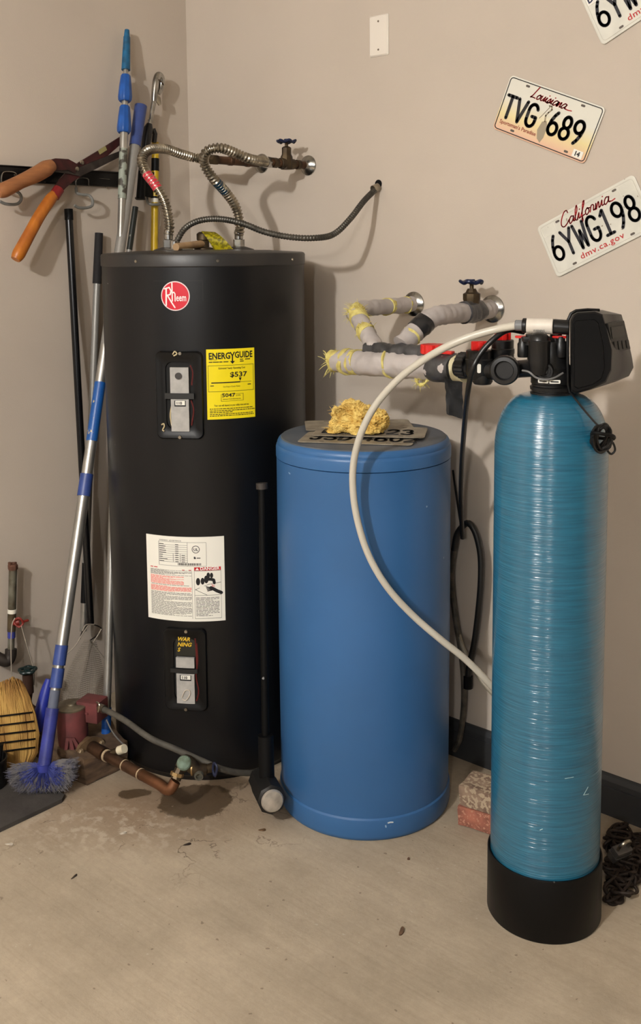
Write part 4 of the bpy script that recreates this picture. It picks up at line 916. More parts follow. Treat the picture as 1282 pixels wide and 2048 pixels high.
cn = one('union_nut', nutm, byp, lambda bm: (fluted(bm, un-ua*.030, ua, .030, .024, 20, .07, 80), lathe(bm, un-ua*.008, ua, [(.031, 0), (.033, .004), (.033, .018), (.030, .022), (.022, .023), (.020, .016), (.019, .014)], 40)), label='large ribbed nut with round cap facing camera')
lbp = W(958, 742, .507)
one('valve_label', white_label, byp, lambda bm: prism(bm, rrect(.0085, .021, .003, 3), 0, .0012, frame(D(958, 737, 2.312), RIGHT, UPV)))
one('lower_port', black, byp, lambda bm: lathe(bm, W(965, 758, .475), -UPV, [(.024, -.01), (.024, .006), (.020, .012), (.010, .014)], 24))
whiskers(man, ma, 60, .03, 3); whiskers(man, W(840, 762, MD+.03), 40, .012, 4)
# ------------------------------------------------------------------ hoses and cords of the softener
hose_w = M('milky_tube', (196, 191, 178), .32)
hw_ = [f0-fd*.014, D(1000, 657, 2.27), D(945, 672, 2.29), D(890, 695, 2.31), D(835, 728, 2.35), D(790, 765, 2.39), D(750, 812, 2.42), D(724, 862, 2.44), D(708, 920, 2.46), D(706, 980, 2.47), D(716, 1045, 2.47), D(738, 1112, 2.47), D(775, 1175, 2.47), D(825, 1230, 2.48), D(880, 1278, 2.48), D(930, 1318, 2.49), D(978, 1366, 2.50), D(1015, 1410, 2.53), D(1060, 1455, 2.58)]
tag(T_('drain_hose', hose_w, None, hw_, .0088, 14), 'milky white flexible hose looping from control valve across blue tank', 'hose')
tag(C_('hose_connector', M('grey_clear', (120, 122, 124), .25), None, f0-fd*.022, f0-fd*.004, .012, seg=16, bev=.002), 'grey ribbed connector joining white hose to control valve', 'connector')
hb = M('black_tubing', (18, 18, 19), .35)
tag(T_('brine_line', hb, None, [D(1048, 664, 2.29), D(1018, 660, 2.28), D(990, 676, 2.27), D(962, 706, 2.27), D(944, 742, 2.27), D(935, 790, 2.32), D(929, 850, 2.45), D(924, 920, 2.62), D(922, 980, 2.72), D(923, 1035, 2.78), D(925, 1076, 2.82)], .0065, 12), 'long thin black tubing hanging straight down from control valve', 'tubing')
T2 = thing('looped_tubing', 'thick dark tubing looped upright near wall between blue and teal tanks', 'tubing', W(925, 1500, .03))
g2 = M('dusty_black_tube', (48, 45, 40), .6, col2=(90, 82, 70), vs=30)
WD2 = lambda x, y, d=.06: W(x, y, d)
T_('tube_loop', M('dark_tube', (26, 25, 24), .45), T2, [WD2(908, 1100), WD2(914, 1070), WD2(926, 1052), WD2(938, 1047), WD2(951, 1066), WD2(961, 1108), WD2(962, 1160), WD2(957, 1222), WD2(949, 1285), WD2(939, 1330), WD2(936, 1360)], .0095, 12)
T_('dusty_tube', g2, T2, [WD2(908, 1100), WD2(903, 1142), WD2(905, 1190), WD2(914, 1255), WD2(922, 1303), WD2(927, 1352), WD2(928, 1400), WD2(925, 1440), WD2(919, 1478), WD2(908, 1500)], .0088, 10, label='dust covered lower run of tubing')
T_('pale_tube', M('tan_tube', (150, 140, 122), .5), T2, [WD2(915, 1262), WD2(928, 1300), WD2(946, 1335), WD2(966, 1365), WD2(990, 1392)], .007, 10, label='pale tan tube crossing the loop')
C_('tube_fitting', blackm, T2, WD2(936, 1352), WD2(936, 1376), .014, seg=10)
T_('thin_cord', blackm, T2, [WD2(906, 940), WD2(909, 965), WD2(917, 1020), WD2(925, 1072)], .0032, 8)
# power cord with coil
cm = M('cord_black', (15, 15, 16), .4)
cord = thing('power_cord', 'bundled black power cord hanging on right shoulder of teal tank', 'cord', D(1207, 905, 2.23))
T_('cord_lead', cm, cord, [SD(1143, 788, 2.19), SD(1150, 797, 2.165), SD(1170, 822, 2.15), SD(1190, 845, 2.135), SD(1203, 858, 2.12)], .0022, 8)
def coil(bm):
    rr = random.Random(5); P = []
    cx, cy = 1204, 871
    for k in range(230):
        t_ = 2*PI*k/17; a = 1+.18*math.sin(k*.37)+.08*math.sin(k*1.7); tilt = .6+.25*math.sin(k*.11)
        q9 = .72+.28*math.sin(k*.23); x = math.cos(t_)*21*a*q9; y = math.sin(t_)*31*a*(.6+.4*q9)
        th = .35+.3*math.sin(k*.05); xx = x*math.cos(th)-y*math.sin(th)*.75; yy = x*math.sin(th)+y*math.cos(th)
        P.append(SD(cx+xx*.95, cy+yy*.9, 2.137+.017*math.sin(t_*.93+k*.03)))
    tube(bm, smoothpath(P, 3), .0027, 6)
one('cord_coil', cm, cord, coil)
one('cord_tie', blackm, cord, lambda bm: tube(bm, smoothpath([SD(1186, 866, 2.125), SD(1205, 868, 2.11), SD(1226, 872, 2.125), SD(1224, 878, 2.16), SD(1190, 874, 2.155)], 4, True), .004, 8, closed=True))
T_('cord_tail', cm, cord, [SD(1212, 898, 2.18), SD(1222, 908, 2.18), SD(1230, 900, 2.18), SD(1226, 886, 2.18), SD(1218, 882, 2.18)], .0024, 8)
# ================================================================== BRINE TANK
brine = thing('brine_tank', 'wide blue plastic brine tank with grey dusty lid', 'brine tank', (BC.x, BC.y, 0))
bl = M('blue_poly', (52, 100, 152), .40, var=.07, vs=3, speck=(150, 175, 200), sp_t=.81, sp_s=45, bump=.05, bs=25)
one('tank_body', bl, brine, lambda bm: lathe(bm, BC, (0, 0, 1), [(.236, 0), (.240, .004), (.2425, .012), (.2425, .052), (.2415, .058), (.2375, .062), (.2385, .07), (.2405, .5), (.2405, .99)], 128))
lidm = M('dusty_lid', (96, 100, 106), .55, col2=(76, 84, 96), vs=9, bump=.1, bs=40)
one('lid_rim', bl, brine, lambda bm: lathe(bm, BC, (0, 0, 1), [(.2375, .990), (.2418, .993), (.2420, 1.018), (.2405, 1.024), (.2375, 1.027), (.2380, 1.032), (.2340, 1.040), (.2290, 1.044)], 128, capb=False))
one('lid', lidm, brine, lambda bm: lathe(bm, BC, (0, 0, 1), [(.2295, 1.030), (.2295, 1.0435), (.226, 1.0465), (.21, 1.048), (.02, 1.049)], 128), label='flat dusty grey lid top')
sb_ = cylhit(780, 1644, BC, BR)
one('scratch_marks', M('scratch_white', (205, 212, 215), .6), brine, lambda bm: ribbon(bm, [(-.006, sb_[1]), (.0, sb_[1]+.001), (.007, sb_[1])], .003, .001, .004, cylfn(BC, BR, sb_[0])))
# plates on lid
LZ = 1.0495
def flatframe(cx, cy, z, deg, tilt=0):
    a = math.radians(deg); return frame((cx, cy, z), (math.cos(a), math.sin(a), tilt), (-math.sin(a), math.cos(a), 0))
def lidplate(lab, px0, px1, z, chars, extra, back, xoff=0):
    a, b_ = F(*px0, z), F(*px1, z); d_ = (b_-a); d_.z = 0; d_.normalize(); up_ = UPV.cross(d_); c = a+d_*.1525+up_*.076; c.z = z
    fn = frame(c, d_, up_)
    t_ = lplate('license_plate', lab, fn, 'old', c, 'old number plates lying on the blue tank lid')
    if chars: one('plate_characters', ink, t_, lambda bm: strokes(bm, chars, -.128, -.040, .064, .86, .009, .0008, .0028, fn), label='embossed dark characters')
    if extra: one('state_name', navyink, t_, lambda bm: text(bm, extra, 0, .046, .026, .0022, fn, 'CENTER', bold=.0006))
    return t_
lidplate('beige number plate lying lowest at front of blue lid, reading JSD 4602', (594, 884), (820, 891), LZ+.001, 'JSD 4602', None, 0)
lidplate('grey number plate on blue lid, stacked over others, ending 523', (622, 871), (840, 876), LZ+.0075, 'BK1 523', 'TEXAS', 0)
lidplate('pale number plate mostly hidden at back left of blue lid', (612, 861), (800, 858), LZ+.0045, None, None, 0)
# fibreglass clump
def clump(bm):
    parts = [(718, 838, 34, 26, 0), (690, 846, 26, 20, 1), (748, 842, 28, 22, 2), (704, 822, 24, 20, 3), (668, 864, 12, 9, 4), (715, 862, 16, 12, 5), (742, 858, 18, 10, 8), (680, 828, 15, 14, 10)]
    base = F(715, 868, LZ+.01); dd = (-s0*(base.x-CAM[0])+c0*(base.y-CAM[1]))+.03
    for x, y, rx, ry, sd in parts:
        t_ = bmesh.new(); bmesh.ops.create_icosphere(t_, subdivisions=5, radius=1)
        c = D(x, y, dd+.012*math.sin(sd*2.1)-.02*(1 if y > 850 else 0)); k = dd/FPX
        for v in t_.verts:
            n_ = v.co.normalized(); q = n_*1.8+Vector((sd*7, 0, 0))
            s_ = 1+.35*noise.noise(q)+.22*(.5-abs(noise.noise(q*2.6)))+.30*(.5-abs(noise.noise(Vector((q.x*2.2+q.z*2, q.y*2.2, q.z*7-q.x*3)))))+.08*noise.noise(q*14)
            w_ = Vector((n_.x*rx*k, n_.y*rx*k*.9, n_.z*ry*k))*s_
            p = c+w_
            if p.z < LZ+.0115: p.z = LZ+.0115+.001*noise.noise(p*100)
            v.co = p
        merge(bm, t_)
    rr = random.Random(2)
    for i in range(620):
        x, y, rx, ry, sd = rr.choice(parts); a = rr.uniform(0, 2*PI); c = D(x+rx*.8*math.cos(a), y-abs(ry*.8*math.sin(a)), dd-rr.uniform(.0, .03))
        d_ = Vector((rr.gauss(0, 1), rr.gauss(0, 1), rr.gauss(.3, .6))).normalized()*rr.uniform(.010, .028)
        if c.z < LZ+.02: continue
        tube(bm, [c, c+d_*.5+Vector((0, 0, .002)), c+d_], [.0009, .0006, .0002], 3)
fibc = M('clump_fibreglass', (230, 204, 122), .95, col2=(204, 164, 78), vs=38, bump=.9, bs=70)
tag(one('insulation_clump', fibc, None, clump), 'crumpled clump of yellow fibreglass insulation sitting on number plates', 'insulation')
# ================================================================== SLEDGEHAMMER
h0 = F(533, 1592, .055); ht = D(523, 962, 2.80)
hb0 = Vector((.963, -.628, .045))
hammer = thing('sledgehammer', 'black long-handled sledgehammer standing head down between heater and blue tank', 'hammer', (hb0.x, hb0.y, 0))
hl = D(526, 1500, 2.66); hh_axis = Vector((hb0.x, hb0.y, hb0.z))
dh = (D(549, 1607, 2.60)-D(524, 1560, 2.70)).normalized()
hc = D(536, 1580, 2.645)
hc.z = max(hc.z, .042)
a_, b_ = D(521, 1556, 2.72), D(546, 1604, 2.565)
def headbm(bm):
    ax = (b_-a_).normalized(); L_ = (b_-a_).length
    lathe(bm, a_, ax, [(.030, 0), (.036, .006), (.037, L_*.3), (.040, L_*.5), (.040, L_-.014), (.034, L_-.008)], 8)
hm_ = one('hammer_head', M('dark_steel', (38, 37, 36), .5, .4, var=.3, vs=20), hammer, headbm, label='dark octagonal steel head')
ax_ = (b_-a_).normalized()
one('striking_face', M('worn_steel', (196, 188, 176), .45, .5, var=.2, vs=30), hammer, lambda bm: lathe(bm, b_-ax_*.012, ax_, [(.031, 0), (.0305, .006), (.027, .011), (.015, .0135)], 28), label='bare silver striking face')
hj = D(534, 1560, 2.655)
T_('handle', blackm, hammer, [hj, D(531, 1470, 2.67)], .0215, 20, 0, label='thick rubber overstrike guard')
T_('handle_shaft', M('handle_black', (7, 7, 7), .6, spec=.15, speck=(130, 130, 130), sp_t=.80, sp_s=50), hammer, [D(531, 1480, 2.67), D(524, 975, 2.775)], .0105, 16, 0)
T_('handle_end', M('rusty_cap', (60, 54, 50), .6, .3), hammer, [D(524, 978, 2.775), D(523.5, 966, 2.777)], .0165, 16, 0)
# ================================================================== BRICKS
brm = M('brick_red', (168, 104, 84), .9, col2=(120, 78, 64), vs=26, bump=.7, bs=60, speck=(176, 126, 104), sp_t=.60, sp_s=130)
brt = M('brick_mortar', (150, 128, 108), .95, col2=(110, 88, 74), vs=22, bump=.8, bs=50, speck=(168, 150, 126), sp_t=.52, sp_s=90)
def brick(lab, z0, mat, jx, seed, top=None):
    a = F(915, 1650, 0); b_ = F(982, 1672, 0); d_ = (b_-a).normalized(); up_ = UPV.cross(d_)
    def f(bm):
        t_ = bmesh.new(); bmesh.ops.create_cube(t_, size=1)
        bmesh.ops.subdivide_edges(t_, edges=t_.edges[:], cuts=9, use_grid_fill=True)
        for v in t_.verts:
            p = Vector((v.co.x*.2, v.co.y*.095, v.co.z*.056)); edge = sum(abs(abs(c)-.5) < .02 for c in v.co)
            if edge >= 2: p *= .985
            p += Vector((noise.noise(p*30+Vector((seed, 0, 0))), noise.noise(p*30+Vector((0, seed, 0))), noise.noise(p*30+Vector((0, 0, seed)))))*.004
            p.z = max(p.z, -.028)
            v.co = a+d_*(.1+jx+p.x)+up_*(.048+p.y)+UPV*(z0+.028+p.z)
        merge(bm, t_)
    return tag(one('brick', mat, None, f), lab, 'brick', 'bricks stacked behind the teal tank')
brick('orange red brick lying on the floor under the mortar-crusted brick', 0.0005, brm, 0, 3)
brick('mortar-crusted pale brown brick on top of the red brick', .0590, brt, .002, 8)
# ================================================================== CHAIN AND PADLOCK
chm = M('rusty_chain', (58, 46, 38), .6, .5, col2=(30, 22, 18), vs=60)
cc = F(1250, 1752, 0)
chain = thing('steel_chain', 'heap of dark rusty chain on floor right of teal tank', 'chain', cc)
lk = bmesh.new(); P = []
for k in range(24):
    t_ = 2*PI*k/24; P.append(Vector((.016*math.cos(t_)+(.010 if math.cos(t_) > 0 else -.010), .0125*math.sin(t_), 0)))
tube(lk, P, .0042, 8, closed=True); lme = finish(lk, 'link'); lme.materials.append(chm)
rr = random.Random(11)
cA, cB, cC = F(1222, 1675), F(1300, 1690), F(1225, 1800)
for i in range(120):
    while True:
        u_, v_ = rr.random(), rr.random()
        if u_+v_ < 1.15: break
    p = cA+(cB-cA)*u_*1.1+(cC-cA)*v_
    if (Vector((p.x, p.y, 0))-SC_).length < .152: continue
    hgt = .006+.040*max(0, rr.random()*(1-max(u_, v_))) if i > 50 else .006
    o = bpy.data.objects.new('link', lme); COL.objects.link(o); o.parent = chain
    if p.y > -.05: p.y = -.05
    o.location = Vector((p.x, p.y, hgt+.012*(rr.random())))-WLOC[chain.name]; tx_ = rr.gauss(0, .45); o.rotation_euler = (tx_, rr.gauss(0, .25), rr.uniform(0, PI))
plk = F(1240, 1705, .05)
lock = thing('padlock', 'grey worn padlock resting on the rusty chain heap', 'padlock', plk)
mlk = Matrix.Translation(plk) @ Matrix.Rotation(YAW+.5, 4, 'Z') @ Matrix.Rotation(.5, 4, 'X')
one('lock_body', M('lock_grey', (96, 92, 88), .5, .4, var=.2, vs=40), lock, lambda bm: (box(bm, (-.026, -.014, -.02), (.026, .014, .02), .006, mlk), box(bm, (-.027, -.015, -.003), (.027, .015, .003), .001, mlk)))
one('shackle', steel, lock, lambda bm: tube(bm, [mlk @ Vector(q) for q in smoothpath([(-.017, 0, .018), (-.017, 0, .034), (-.008, 0, .046), (.008, 0, .046), (.017, 0, .034), (.017, 0, .018)], 4)], .0042, 8))
# ================================================================== LEFT WALL: RAIL, HOOKS, SHEARS
railm = M('rail_black', (14, 14, 15), .35, .3)
ya, yb, z0_, z1_ = L(-60, 340).y, L(238, 360).y, 1.771, 1.822
rail = thing('tool_rail', 'black metal tool rail screwed to left wall', 'rail', (0, yb, z0_))
one('rail_bar', railm, rail, lambda bm: (box(bm, (0.0005, ya, z0_), (.008, yb, z1_), .001), box(bm, (.0005, ya, z1_-.004), (.014, yb, z1_), .001), box(bm, (.0005, ya, z0_), (.014, yb, z0_+.004), .001)))
def LP(x, y, d): return L(x, y, d)
for px_, py_ in ((90, 366), (213, 375), (30, 350), (98, 340)):
    one('rail_screw', steel, rail, lambda bm: lathe(bm, LP(px_, py_, .008), (1, 0, 0), [(.004, 0), (.003, .0025)], 10))
for px_ in (200,):
    one('rail_slot', chrome, rail, lambda bm: tube(bm, [LP(198, 357, .010), LP(219, 358.5, .010)], .0012, 6))
def hook(pts, wire, lab, dx=0):
    t_ = thing('storage_hook', lab, 'hook', LP(*pts[-1], .05), 'grey hooks on the tool rail')
    T_('hook_arm', M('hook_grey_vinyl', (112, 112, 108), .5), t_, [LP(x, y, .02+.035*min(1, i/4)) for i, (x, y) in enumerate(pts)], .0048, 10)
    T_('hook_wire', chrome, t_, [LP(x, y, .016) for x, y in wire], .0022, 8, 4)
hook([(152, 376), (154, 386), (164, 389), (178, 391), (185, 400), (184, 411), (174, 415.5), (158, 415.5), (149, 411)], [(152, 376), (152, 361), (158, 356), (172, 356.5), (177, 361), (177, 372)], 'grey double bend hook right of the hedge shears')
hook([(4, 370), (8, 378), (20, 381), (35, 384), (42, 392), (41, 402), (32, 408.5), (12, 408), (0, 403)], [(3, 370), (3, 354), (8, 344), (28, 345), (33, 352), (33, 362)], 'grey double bend hook behind the pale wooden shear handle at photo edge')
shear = thing('hedge_shears', 'old hedge shears with wooden handles hanging on the rail', 'shears', LP(150, 342, .06))
woodA = M('pale_wood', (160, 104, 62), .5, col2=(140, 88, 52), vs=30, stretch=(1, .4, 3)); woodB = M('orange_wood', (184, 108, 30), .4, col2=(156, 84, 24), vs=16, stretch=(1, 2, 1))
mar = M('maroon_steel', (70, 22, 24), .5, .2, col2=(46, 20, 20), vs=30); grs = M('aged_steel', (74, 66, 62), .5, .5, var=.4, vs=20)
T_('handle', woodA, shear, [LP(-4, 384, .095), LP(8, 380, .095), LP(40, 364, .09), LP(70, 350, .085), LP(92, 337, .08), LP(104, 330, .078)], [.018, .0235, .0215, .0245, .0255, .019], 18, 6, label='pale worn wooden handle')
T_('handle', woodB, shear, [LP(31, 519, .075), LP(38, 507, .075), LP(60, 466, .072), LP(80, 430, .07), LP(100, 400, .068), LP(112, 386, .066)], [.015, .0205, .019, .0185, .0185, .015], 18, 6, label='orange varnished wooden handle')
T_('ferrule', M('ferrule_red', (120, 22, 26), .4), shear, [LP(108, 393, .067), LP(118, 378, .065)], .0178, 16, 0, label='dark red painted ferrule')
def bar3(bm, pts, wd, th, nrm=Vector((1, 0, 0))):
    P = [Vector(p) for p in pts]
    t_ = bmesh.new(); rg = []
    for i, p in enumerate(P):
        d_ = (P[min(i+1, len(P)-1)]-P[max(0, i-1)]).normalized(); s_ = d_.cross(nrm).normalized(); w_ = wd[i] if isinstance(wd, (list, tuple)) else wd
        rg.append([t_.verts.new(p+s_*w_+nrm*th), t_.verts.new(p-s_*w_+nrm*th), t_.verts.new(p-s_*w_-nrm*th), t_.verts.new(p+s_*w_-nrm*th)])
    for a, b2 in zip(rg, rg[1:]):
        for k in range(4): t_.faces.new((a[k], a[(k+1) % 4], b2[(k+1) % 4], b2[k]))
    t_.faces.new(rg[0][::-1]); t_.faces.new(rg[-1]); merge(bm, t_)
one('blade', mar, shear, lambda bm: bar3(bm, [LP(112, 384, .063), LP(124, 368, .062), LP(140, 352, .062), LP(165, 335, .062), LP(200, 311, .058), LP(244, 278, .05)], [.014, .017, .019, .021, .017, .010], .003), label='upper maroon painted blade')
one('blade', grs, shear, lambda bm: bar3(bm, [LP(104, 332, .075), LP(118, 332, .072), LP(140, 336, .068), LP(158, 344, .066), LP(185, 332, .062), LP(250, 303, .052)], [.017, .020, .019, .014, .013, .008], .003), label='lower grey steel blade')
one('shank', mar, shear, lambda bm: bar3(bm, [LP(100, 332, .078), LP(112, 329, .076), LP(135, 329, .072), LP(152, 338, .069)], [.018, .019, .017, .016], .0035), label='maroon painted shank')
sl_ = LP(204, 299, .064)
one('blade_sticker', M('sticker_olive', (150, 142, 92), .5), shear, lambda bm: bar3(bm, [LP(198, 305, .0625), LP(212, 296, .0605)], .007, .0012))
for q in ((153, 338), (163, 325)): one('pivot_bolt', steel, shear, lambda bm: lathe(bm, LP(*q, .069), (1, 0, 0), [(.0075, 0), (.0075, .004), (.004, .006)], 10))
# ================================================================== POLES IN THE CORNER
G_POLE = 'long poles leaning in the corner'
def seg_(par, P0, P1, ya_, yb_, r, mat, nm, lab=None, seg=16, ends=None, flute=None):
    a, b_ = online(P0, P1, ya_), online(P0, P1, yb_)
    if flute: return one(nm, mat, par, lambda bm: lathe(bm, a, b_-a, [(r*.62, 0), (r*.72, .004), (r*.86, (b_-a).length*.35), (r, (b_-a).length*.8), (r*.96, (b_-a).length-.006), (r*.80, (b_-a).length)], 48, flute=.04, fn=8), label=lab)
    return T_(nm, mat, par, [a, b_], ends or r, seg, 0, label=lab)
# telescopic pole with brush
Pb = Vector((.395, -.905, .075)); Pt = L(282, 210, .055)
Pb = D(88, 1534, 2.78)
pole = thing('telescopic_brush_pole', 'long telescopic aluminium pole ending in dusty blue fan brush on the floor', 'pole', (Pb.x, Pb.y, 0), G_POLE)
seg_(pole, Pt, Pb, 212, 292, .0215, M('slate_blue_grip', (58, 78, 140), .45, var=.1, vs=30), 'top_grip', 'slate blue plastic grip sleeve', ends=[.0215, .0195])
seg_(pole, Pt, Pb, 290, 765, .0172, greypaint, 'upper_tube', 'matt grey tube')
seg_(pole, Pt, Pb, 765, 882, .0180, M('blue_sticker', (26, 84, 156), .35, col2=(190, 170, 120), vs=40, lo=.30, hi=.34), 'printed_sleeve', 'blue printed sleeve')
seg_(pole, Pt, Pb, 690, 765, .0174, alu, 'middle_tube'); seg_(pole, Pt, Pb, 880, 952, .0172, alu, 'middle_tube')
seg_(pole, Pt, Pb, 948, 992, .0205, blued, 'lock_collar', 'navy locking collar')
seg_(pole, Pt, Pb, 990, 1296, .0178, alu, 'lower_tube', 'bright aluminium tube')
seg_(pole, Pt, Pb, 1290, 1330, .0190, blued, 'lock_collar', 'navy locking collar'); seg_(pole, Pt, Pb, 1329, 1338, .0150, alu, 'steel_ring'); seg_(pole, Pt, Pb, 1336, 1375, .0185, blued, 'lock_collar', 'navy locking collar')
seg_(pole, Pt, Pb, 1374, 1382, .0145, alu, 'steel_ring'); seg_(pole, Pt, Pb, 1380, 1420, .0150, M('dusty_slate', (92, 98, 116), .7), 'brush_socket', 'dusty grey socket')
seg_(pole, Pt, Pb, 1416, 1536, .0190, bluec, 'brush_handle', 'royal blue brush handle')
bp0 = Pb; fibm = M('dusty_blue_bristle', (84, 90, 130), .9, col2=(120, 116, 118), vs=25)
blue_f = M('blue_bristle', (40, 50, 120), .7)
def fan(bm, n, rmin, rmax, seed, thick):
    rr = random.Random(seed)
    for i in range(n):
        a = rr.uniform(-1.62, 1.85); dz = rr.uniform(-1, 1)
        ln = rr.uniform(rmin, rmax)
        down = math.cos(a)*ln*(.86 if a < 1 else .7)
        tip = bp0+RIGHT*math.sin(a)*ln*.96-UPV*down+FRONT*(.022*dz+.012)
        tip.z = max(tip.z, .013+rr.random()*.012)
        mid = bp0.lerp(tip, .55)+UPV*.008+FRONT*dz*.006
        tube(bm, [bp0+RIGHT*math.sin(a)*.008, mid, tip], [thick, thick*.9, thick*.5], 3, caps=False)
        if rr.random() < .7:
            for _ in range(2):
                e_ = tip+Vector((rr.gauss(0, .006), rr.gauss(0, .006), abs(rr.gauss(0, .005)))); e_.z = max(.013, e_.z); tube(bm, [mid.lerp(tip, .7), e_], [thick*.8, thick*.3], 3, caps=False)
o = one('bristles', blue_f, pole, lambda bm: fan(bm, 900, .045, .078, 3, .0012)); o['kind'] = 'stuff'; o['label'] = 'blue inner bristles'
o = one('dusty_bristles', M('grey_bristle', (72, 73, 90), .95, col2=(108, 104, 102), vs=40), pole, lambda bm: fan(bm, 2200, .074, .104, 4, .0012)); o['kind'] = 'stuff'; o['label'] = 'dust covered grey bristle tips'
C_('brush_hub', bluec, pole, Pb+UPV*.012, Pb-UPV*.008, .02, seg=16)
# second pole
Qt = L(254, 62, .03); Qb = D(212, 1468, 2.98); Qb.z = max(.005, Qb.z)
pole2 = thing('extension_pole', 'tall thin silver extension pole with three bright blue grips', 'pole', (Qb.x, Qb.y, 0), G_POLE)
seg_(pole2, Qt, Qb, 60, 76, .0075, teal_grip, 'tip', ends=[.008, .0105]); seg_(pole2, Qt, Qb, 74, 140, .012, teal_grip, 'tip_grip', 'teal rubber tip grip', ends=[.0115, .0150])
seg_(pole2, Qt, Qb, 138, 158, .0085, alu, 'upper_tube'); seg_(pole2, Qt, Qb, 150, 203, .0225, bluep, 'twist_grip', 'bright blue twist grip', flute=1)
seg_(pole2, Qt, Qb, 200, 215, .0105, alu, 'upper_tube'); seg_(pole2, Qt, Qb, 212, 266, .0230, bluep, 'twist_grip', 'bright blue twist grip', flute=1)
seg_(pole2, Qt, Qb, 264, 300, .0135, alu, 'middle_tube'); seg_(pole2, Qt, Qb, 298, 398, .0138, M('worn_label', (150, 158, 146), .5, col2=(70, 66, 58), vs=35, lo=.42, hi=.5), 'worn_sticker', 'worn colourful sticker')
seg_(pole2, Qt, Qb, 396, 1420, .0125, alu, 'lower_tube'); seg_(pole2, Qt, Qb, 1415, 1470, .0145, bluep, 'foot_grip', 'bright blue foot grip')
# landing net
Nt = L(137, 418, .018); Nb = L(181, 1247, .115)
net = thing('landing_net', 'black net pole leaning on left wall with pale mesh bag at the bottom', 'net', Nb-UPV*.3, G_POLE)
seg_(net, Nt, Nb, 418, 440, .0140, blackm, 'end_cap'); seg_(net, Nt, Nb, 438, 1247, .0122, M('gloss_black', (12, 12, 14), .25), 'handle')
rg_ = [(160, 1278), (165, 1262), (176, 1249), (190, 1250), (203, 1258), (192, 1272), (180, 1281)]
T_('net_hoop', M('dark_wire', (50, 44, 40), .5, .5), net, [L(x, y, .125) for x, y in rg_], .0022, 8)
cordm = M('pale_cord', (158, 148, 134), .8)
for k, P in enumerate(([(176, 1252), (165, 1268), (150, 1292), (128, 1315), (112, 1345)], [(203, 1258), (196, 1270), (184, 1290), (176, 1318), (170, 1345)], [(181, 1282), (195, 1300), (212, 1320)], [(165, 1262), (172, 1250), (188, 1249)])):
    T_('net_cord', cordm, net, [L(x, y, .14) for x, y in P], .0022, 6)
def meshbag(bm):
    nx, ny = 26, 30; vs = []
    for j in range(ny+1):
        v = j/ny; y = 1280+125*v; xl = 168-48*v-8*math.sin(v*3); xr = 192+34*v; row = []
        for i in range(nx+1):
            u_ = i/nx; row.append(bm.verts.new(L(xl+(xr-xl)*u_, y+6*math.sin(u_*7)*v, .10+.05*math.sin(u_*PI)+.02*math.sin(u_*14+v*4)*v)))
        vs.append(row)
    for j in range(ny):
        for i in range(nx): bm.faces.new((vs[j][i], vs[j][i+1], vs[j+1][i+1], vs[j+1][i]))
    bmesh.ops.wireframe(bm, faces=bm.faces[:], thickness=.0016, use_replace=True, use_even_offset=False)
one('mesh_bag', M('net_mesh', (118, 110, 98), .9), net, meshbag, label='pale knotted net mesh', smooth=0)
# grey pole with black grip
Rt = L(198, 466, .02); Rb = L(167, 1245, .05)
p4 = thing('grip_pole', 'silver pole with black foam grip left of the black heater', 'pole', Rb, G_POLE)
seg_(p4, Rt, Rb, 466, 567, .0150, M('foam_black', (24, 22, 24), .8), 'foam_grip', 'black foam grip', ends=[.0135, .0150]); seg_(p4, Rt, Rb, 565, 1130, .0118, greypaint, 'tube'); seg_(p4, Rt, Rb, 1125, 1205, .0125, blackm, 'lower_sleeve'); seg_(p4, Rt, Rb, 1203, 1262, .0115, alu, 'lower_tube')
# short pole with black label behind
St, Sb = L(271, 414, .03), L(250, 560, .05)
p5 = thing('labelled_pole', 'slim grey pole with black printed sleeve behind the thick grey pole', 'pole', Sb, G_POLE)
seg_(p5, St, Sb, 414, 500, .0102, M('sleeve_dark', (30, 36, 32), .4, col2=(120, 124, 112), vs=40, lo=.30, hi=.36), 'printed_sleeve', 'dark printed sleeve'); seg_(p5, St, Sb, 498, 560, .0095, greypaint, 'tube')
# yellow pole
Yt, Yb = L(311, 285, .03), L(308, 560, .05)
p6 = thing('yellow_pole', 'yellow pole with black bands near the corner behind hoses', 'pole', Yb, G_POLE)
yel = M('pole_yellow', (212, 176, 24), .4, var=.12, vs=20)
seg_(p6, Yt, Yb, 285, 318, .0125, yel, 'tube'); seg_(p6, Yt, Yb, 317, 342, .0135, blackm, 'black_band', 'black band'); seg_(p6, Yt, Yb, 341, 394, .0125, yel, 'tube'); seg_(p6, Yt, Yb, 393, 397, .0135, blackm, 'black_band', 'black band'); seg_(p6, Yt, Yb, 396, 405, .0130, whitep, 'white_band', 'white band'); seg_(p6, Yt, Yb, 404, 562, .0125, yel, 'tube')
T_('cord_tie', cordm, p6, [L(318, 408, .05), L(322, 440, .05), L(316, 470, .05), L(320, 500, .05), L(322, 515, .05)], .0008, 6)
hk = L(300, 403, .045)
tag(T_('storage_hook', M('hook_grey_vinyl', (112, 112, 108), .5), None, [L(294, 396, .012), L(295, 403, .04), L(300, 408, .06), L(315, 409, .07), L(330, 405, .055)], .0048, 10), 'dark grey curved hook holding the yellow pole near the corner', 'hook')
